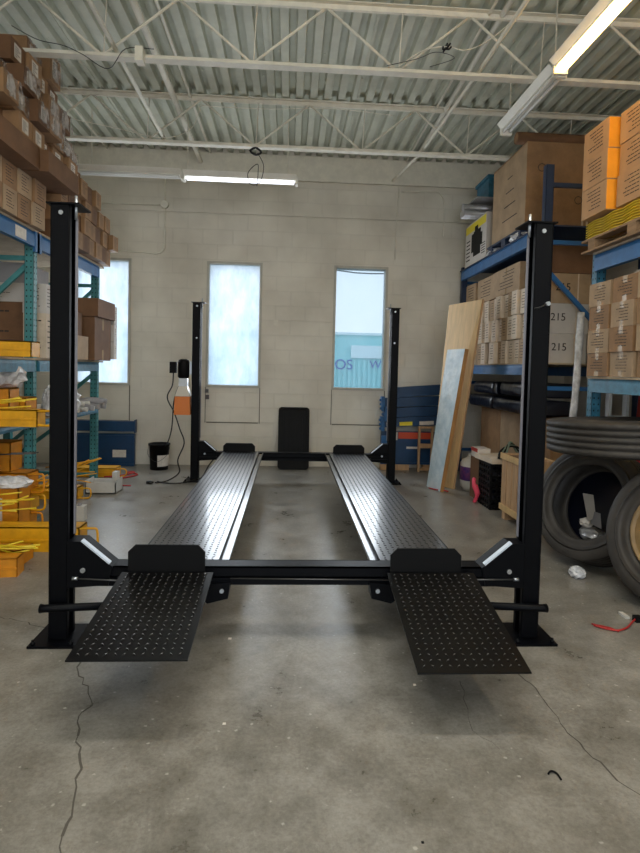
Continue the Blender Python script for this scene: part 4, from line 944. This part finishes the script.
for k in range(4): MB().tube(smooth([(-.17 + .02 * k, -.05, .0), (-.14 + .02 * k, -.02, .07), (-.03, .02, .12 + .012 * k), (.10 - .02 * k, .05, .08), (.15 - .02 * k, .06, .0)], 5), .014, 8).build('hose_loop', M['hose' if k % 2 else 'black_matte'], t)
carton('carton', 'small red and white box beside the hose', (.14, .2, .10), (2.02, 3.10, .47), 0, 'white_box')
o = MB().box(-.073, -.0705, -.1, .1, .06, .10).build('red_stripe', M['red'], bpy.data.objects[[o.name for o in bpy.data.objects if o.get('label', '').startswith('small red and white box')][0]])
carton('carton', 'brown carton supporting the red and white box', (.24, .28, .468), (2.10, 3.16, 0), 0, 'kraft3')
t = thing('wooden_crate', 'pale slatted pine crate on blocks beside the lift post', 'wooden crate', (2.11, 2.15, 0))
for s_ in (-1, 1): MB().box(-.13, .13, s_ * .18 - .035, s_ * .18 + .035, 0, .07).build('skid', M['wood'], t, bevel=.003)
MB().box(-.118, .118, -.24, .24, .072, .60).build('inner_box', M['kraft3'], t)
for sx_ in (-1, 1):
    for k in range(4): MB().box(sx_ * .12, sx_ * .135, -.235 + k * .123, -.135 + k * .123, .075, .62).build('slat', M['wood'], t, bevel=.002)
    for zz in (.085, .57): MB().box(sx_ * .135, sx_ * .148, -.25, .25, zz, zz + .055).build('rail', M['ply'], t, bevel=.002)
for sy_ in (-1, 1):
    for k in range(2): MB().box(-.118 + k * .123, -.005 + k * .123, sy_ * .242, sy_ * .256, .075, .62).build('slat', M['wood'], t, bevel=.002)
mb = MB(); mb.tube(smooth([(0, 0, .0), (.02, -.03, .1), (-.01, 0, .2), (.0, .02, .26)], 4), [.02] * 4 + [.03] * 4 + [.02] * 4 + [.01], 8)
tag(mb.build('pink_flag', M['pink'], loc=(1.925, 2.98, 0)), 'pink and white plastic wrapper against the black crates', 'wrapper')

# sheets leaning on the rack
def leaning(name, label, cat, fl, fr, tl_, tr_, th, m, medge=None):
    fl, fr, tl_, tr_ = map(Vector, (fl, fr, tl_, tr_)); t = thing(name, label, cat, fl)
    n = (fr - fl).cross(tl_ - fl).normalized()
    if n.x > 0: n = -n        # n points to the aisle; thickness grows away from it
    q = [Vector((0, 0, 0)), fr - fl, tr_ - fl, tl_ - fl]; mb = MB()
    A = [mb.bm.verts.new(p) for p in q]; B = [mb.bm.verts.new(p - n * th) for p in q]; mb._f(A)
    for i in range(4): mb._f([A[i], A[(i + 1) % 4], B[(i + 1) % 4], B[i]])
    mb._f(B[::-1]); zm = min(v.co.z for v in mb.bm.verts)
    for v in mb.bm.verts: v.co.z -= zm
    mb.bm.faces.ensure_lookup_table()
    for i in range(1, 6): mb.bm.faces[i].material_index = 1
    mb.build('sheet', [m, medge or m], t); return t
leaning('plywood_sheet', 'tall plywood sheet leaning against the blue rack', 'plywood sheet', (1.70, 3.96, 0), (1.88, 3.60, 0), (1.90, 4.07, 2.22), (2.10, 3.44, 2.22), .03, M['ply'], M['wood'])
t = leaning('film_wrapped_slab', 'film wrapped blue grey panel leaning in front of the plywood', 'panel', (1.60, 3.74, 0), (1.68, 3.44, 0), (1.79, 3.70, 1.645), (1.885, 3.34, 1.645), .05, M['foil'], M['ply_edge'])
cable('red_ribbon', [(1.60, 3.62, .01), (1.66, 3.5, .015), (1.72, 3.46, .02), (1.78, 3.44, .01)], .008, M['red'], 'red strap end on the floor under the leaning panels', 'strap')

# ------------------------------------------------------------------ near blue rack with tyres
R2 = thing('pallet_rack', 'worn blue teal rack behind the big tyres with golden cartons', 'pallet rack')
upright(R2, 2.34, 1.52, 2.36, M['blue_teal'], 1.0, -1); upright(R2, 2.32, -.9, 2.36, M['blue_teal'], 1.0, -1)
for x_, sx in ((2.312, -1), (3.32, 1)):
    beam(R2, x_, -.83, 1.50, 2.20, 2.33, M['blue'], sx); beam(R2, x_, -.83, 1.50, 1.25, 1.355, M['blue_teal'], sx)
MB().box(2.29, 3.32, -.85, 1.52, 1.355, 1.372).build('shelf_board', M['board'], R2)
MB().box(2.29, 3.32, -.85, 1.5, 2.33, 2.345).build('shelf_board', M['board'], R2)
for zz in (.4, 1.0, 1.8): brace(R2, 2.41, 3.27, 1.54, zz, zz, M['blue_teal'])
t = thing('pallet', 'wooden pallet under the golden cartons on the near rack', 'pallet', (2.70, .95, 2.347))
mb = MB()
for q in (-.55, -.05, .45): mb.box(-.46, .46, q, q + .09, .015, .085)
for q in range(7): mb.box(-.46 + q * .14, -.37 + q * .14, -.62, .64, .085, .102); 
for q in range(3): mb.box(-.46 + q * .4, -.36 + q * .4, -.62, .64, 0, .015)
mb.build('pallet_deck', M['pallet'], t)
for k in range(8):
    mb = MB(); pr = []
    nn = 10
    for q in range(nn + 1): pr.append((-.62 + q * .124, .012 if q % 2 else 0))
    yy0 = [mb.bm.verts.new((-.40, a, b)) for a, b in pr]; yy1 = [mb.bm.verts.new((.40, a, b)) for a, b in pr]; y2 = [mb.bm.verts.new((-.40, a, b + .006)) for a, b in pr]; y3 = [mb.bm.verts.new((.40, a, b + .006)) for a, b in pr]
    for i in range(nn): mb._f([yy0[i], yy0[i + 1], yy1[i + 1], yy1[i]]); mb._f([y2[i], y2[i + 1], y3[i + 1], y3[i]]); mb._f([yy0[i], yy0[i + 1], y2[i + 1], y2[i]]); mb._f([yy1[i], yy1[i + 1], y3[i + 1], y3[i]])
    mb._f([yy0[-1], yy1[-1], y3[-1], y2[-1]]); mb._f([yy0[0], yy1[0], y3[0], y2[0]])
    o = mb.build('corrugated_sheet', M['lemon'], loc=(2.70, 1.02, 2.452 + k * .0195)); tag(o, f'yellow corrugated sheet, {ORD[k]} in the stack beneath the golden cartons', 'metal sheet', 'yellow sheets under the golden cartons')
for j, (y, x) in enumerate(((1.47, 2.50), (1.09, 2.56), (.71, 2.62))):
    for k in range(3):
        carton('golden_carton', f'golden printed carton, {["bottom", "middle", "top"][k]} row, {["far", "middle", "near"][j]} column above the yellow sheets', (.5, .34, .225), (x + jit(.008), y - .02, 2.622 + k * .228), jit(.012), 'orange_box', 'golden cartons on the near rack', marks=('-x',))
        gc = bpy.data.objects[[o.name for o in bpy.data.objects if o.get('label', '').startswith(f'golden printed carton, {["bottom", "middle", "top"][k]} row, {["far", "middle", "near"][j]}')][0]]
        MB().box(-.247, .247, -.172, -.1702, .004, .221).build('orange_end', M['orange_end'], gc)  # flat orange layer over the camera-facing end of each carton
for j, y in enumerate((1.37, 1.06, .75, .44)):
    for k in range(4):
        carton('carton', f'taped kraft carton, {["bottom", "second", "third", "top"][k]} in the {["far end", "second", "third", "nearest"][j]} stack above the tyres', (.40, .275, .178), (2.48 + jit(.012), y + jit(.01), 1.374 + k * .1805), jit(.03), 'kraft2' if (j + k) % 2 else 'kraft', 'taped cartons above the tyres', marks=('-x',), tape='x')
carton('carton', 'pale flat carton lying above the taped ones under the rack beam', (.3, .5, .05), (2.56, .9, 1.374 + 4 * .1805 + .002), 0, 'kraft_end')
# things glimpsed through the lower bay
t = thing('step_ladder', 'aluminium step ladder standing inside the rack behind the tyres', 'ladder', (2.88, 2.05, 0))
for s_ in (-1, 1): MB().prism([(s_ * .09 - .012, 0), (s_ * .09 + .012, 0), (s_ * .075 + .012, 1.7), (s_ * .075 - .012, 1.7)], 'y', -.03, .03).build('stile', M['alu'], t)
for k in range(6): MB().box(-.085, .085, -.03, .03, .22 + k * .26, .245 + k * .26).build('rung', M['alu'], t)
o = MB().box(-.035, .035, -.02, .02, 0, 1.5).build('red_post', M['red'], loc=(3.02, 2.0, 0)); o.rotation_euler = (0, .06, 0); tag(o, 'red painted post leaning beside the step ladder', 'post')
o = MB().box(-.04, .04, -.02, .02, 0, 1.5).build('film_wrapped_board', M['foil'], loc=(3.14, 1.95, 0)); o.rotation_euler = (0, .06, 0); tag(o, 'pale blue wrapped board leaning beside the red post', 'board')
def tyre(label, center, n, Rr=.48, w=.27, bore=.27, lugs=True):
    prof = []
    hw = w / 2
    # outer surface from bead to bead, then the inner cavity
    prof += [(bore, -hw * .72), (bore + .01, -hw * .86), (bore + .035, -hw * .93), (bore + .045, -hw * .90), (bore + .09, -hw * 1.04), (Rr * .80, -hw * 1.06), (Rr * .84, -hw * 1.02), (Rr * .86, -hw * 1.04), (Rr * .95, -hw * .98), (Rr * .985, -hw * .90)]
    g = [(-.86, 1), (-.60, 1), (-.58, 0), (-.50, 0), (-.48, 1), (-.24, 1), (-.22, 0), (-.14, 0), (-.12, 1), (.12, 1), (.14, 0), (.22, 0), (.24, 1), (.48, 1), (.50, 0), (.58, 0), (.60, 1), (.86, 1)]
    prof += [(Rr if t_ else Rr - .014, hw * a) for a, t_ in g]
    prof += [(r, -h) for r, h in reversed(prof[:10])]
    prof += [(bore + .012, hw * .55), (Rr * .80, hw * .80), (Rr * .92, hw * .5), (Rr * .93, 0), (Rr * .92, -hw * .5), (Rr * .80, -hw * .80), (bore + .012, -hw * .55)]
    mb = MB(); mb.lathe(prof, (0, 0, 0), 'z', 64, closed=True)
    for k in range(56 if lugs else 0):   # shoulder notches
        a = 2 * math.pi * k / 56
        for s_ in (-1, 1):
            mt = Matrix.Rotation(a, 4, 'Z'); mb.box(Rr * .955, Rr + .001, -.008, .008, s_ * hw * .80, s_ * hw * .99, mt)
    o = mb.build('truck_tyre', M['rubber']); o.rotation_mode = 'QUATERNION'; o.rotation_quaternion = Vector(n).normalized().to_track_quat('Z', 'Y'); o.location = center
    return tag(o, label, 'tyre', 'big worn truck tyres')
NV = (-.85, -.38, .36)
T2 = tyre('worn truck tyre leaning with rubbish inside its bore', (2.17, 1.13, .435), NV, .425, .25, .275, False)
tc_ = Vector((2.305, 1.19, .385)); ta_ = Vector((-.41, .91, 0)) * .38; tu_ = Vector((.32, .15, .93)) * .39
leaning('dark_backing', 'dark backing sheet added right behind the rubbish filled tyre', 'backing sheet', tc_ + ta_ - tu_, tc_ - ta_ - tu_, tc_ + ta_ + tu_, tc_ - ta_ + tu_, .008, M['navy_film'])  # backing sheet added to darken the view through the tyre bore
T3 = tyre('worn truck tyre fitted with a tan rim', (2.27, .34, .435), (-.88, -.34, .30), .43, .25, .265, False)
rm = MB(); rm.lathe([(.262, .10), (.262, .118), (.25, .12), (.235, .09), (.225, .04), (.14, .02), (.10, .05), (.09, .05)], (0, 0, 0), 'z', 48)
o = rm.build('rim', M['rim'], T3)
T4 = tyre('worn truck tyre lying flat on top of the two leaning ones', (2.36, 1.02, .955), (-.02, .05, 1), .56, .235, .29, False)
def sheetlet(label, loc, pts, m, rot=(0, 0, 0), cat='scrap'):
    mb = MB(); v = [mb.bm.verts.new(p) for p in pts]; c = v[0]; mb._f(v)
    bmesh.ops.solidify(mb.bm, geom=mb.bm.faces[:], thickness=.006)
    o = mb.build('paper_scrap', m, loc=loc); o.rotation_euler = rot; return tag(o, label, cat)
sheetlet('folded white paper scrap standing inside the rubbish filled tyre', (2.08, 1.12, .42), [(0, -.03, -.1), (.03, -.1, -.06), (.05, -.09, .1), (.02, .0, .1)], M['white_box'], (0, -.25, 0))
sheetlet('grey card scrap lying inside the rubbish filled tyre', (2.10, 1.02, .36), [(0, -.09, -.05), (.0, .05, -.05), (.03, .05, .04), (.03, -.07, .05)], M['grey_box'], (0, -.3, 0))
lump('crumpled_wrapper', 'crumpled foil wrapper lying in the tyre bore', 'wrapper', (2.14, 1.08, .19), (.16, .22, .09), M['silver'], 51)
lump('crumpled_wrapper', 'white crumpled wrapper on the foil in the tyre bore', 'wrapper', (2.12, 1.14, .27), (.08, .10, .07), M['white_box'], 52)
lump('crumpled_wrapper', 'clump of clear plastic on the floor below the leaning tyres', 'wrapper', (1.915, .86, 0), (.10, .12, .08), M['film'], 53)
t = thing('tail_light_lead', 'red wire with a small black and white connector on the floor', 'wire', (0, 0, 0))
MB().tube(smooth([(1.62, .14, .008), (1.70, .08, .008), (1.78, .10, .01), (1.86, .17, .012), (1.90, .20, .015)], 5), .005, 6).build('red_wire', M['red'], t)
MB().tube([(1.62, .16, .006), (1.70, .11, .006), (1.72, .07, .006)], .004, 6).build('red_wire', M['red'], t)
MB().box(1.89, 1.93, .18, .22, 0, .03).build('connector', M['black_matte'], t, bevel=.004)
MB().box(1.86, 1.885, .23, .30, 0, .012).build('connector_tag', M['pvc'], t, bevel=.002)
mb = MB(); mb.tube(smooth([(.84, -.945, .004), (.855, -.935, .006), (.87, -.945, .005), (.872, -.972, .004)], 5), .0035, 6)
tag(mb.build('wire_hook', M['black_matte']), 'small bent black wire hook on the bare floor', 'wire hook')
for k, (x, y, s_) in enumerate(((-.35, .02, .008), (.34, -1.2, .004), (-.30, -.65, .006), (.5, -.4, .006))):
    mb = MB(); mb.box(-s_, s_, -s_, s_ * .6, 0, s_ * .5); tag(mb.build('debris_chip', M['label'] if k != 1 else M['black_matte'], loc=(x, y, 0.0)), ['pale chip on the floor under the crossbeam', 'tiny black chip on the open floor before the lift', 'pale chip on the floor before the ramps', 'pale chip near the ramp with raised dots'][k], 'debris')
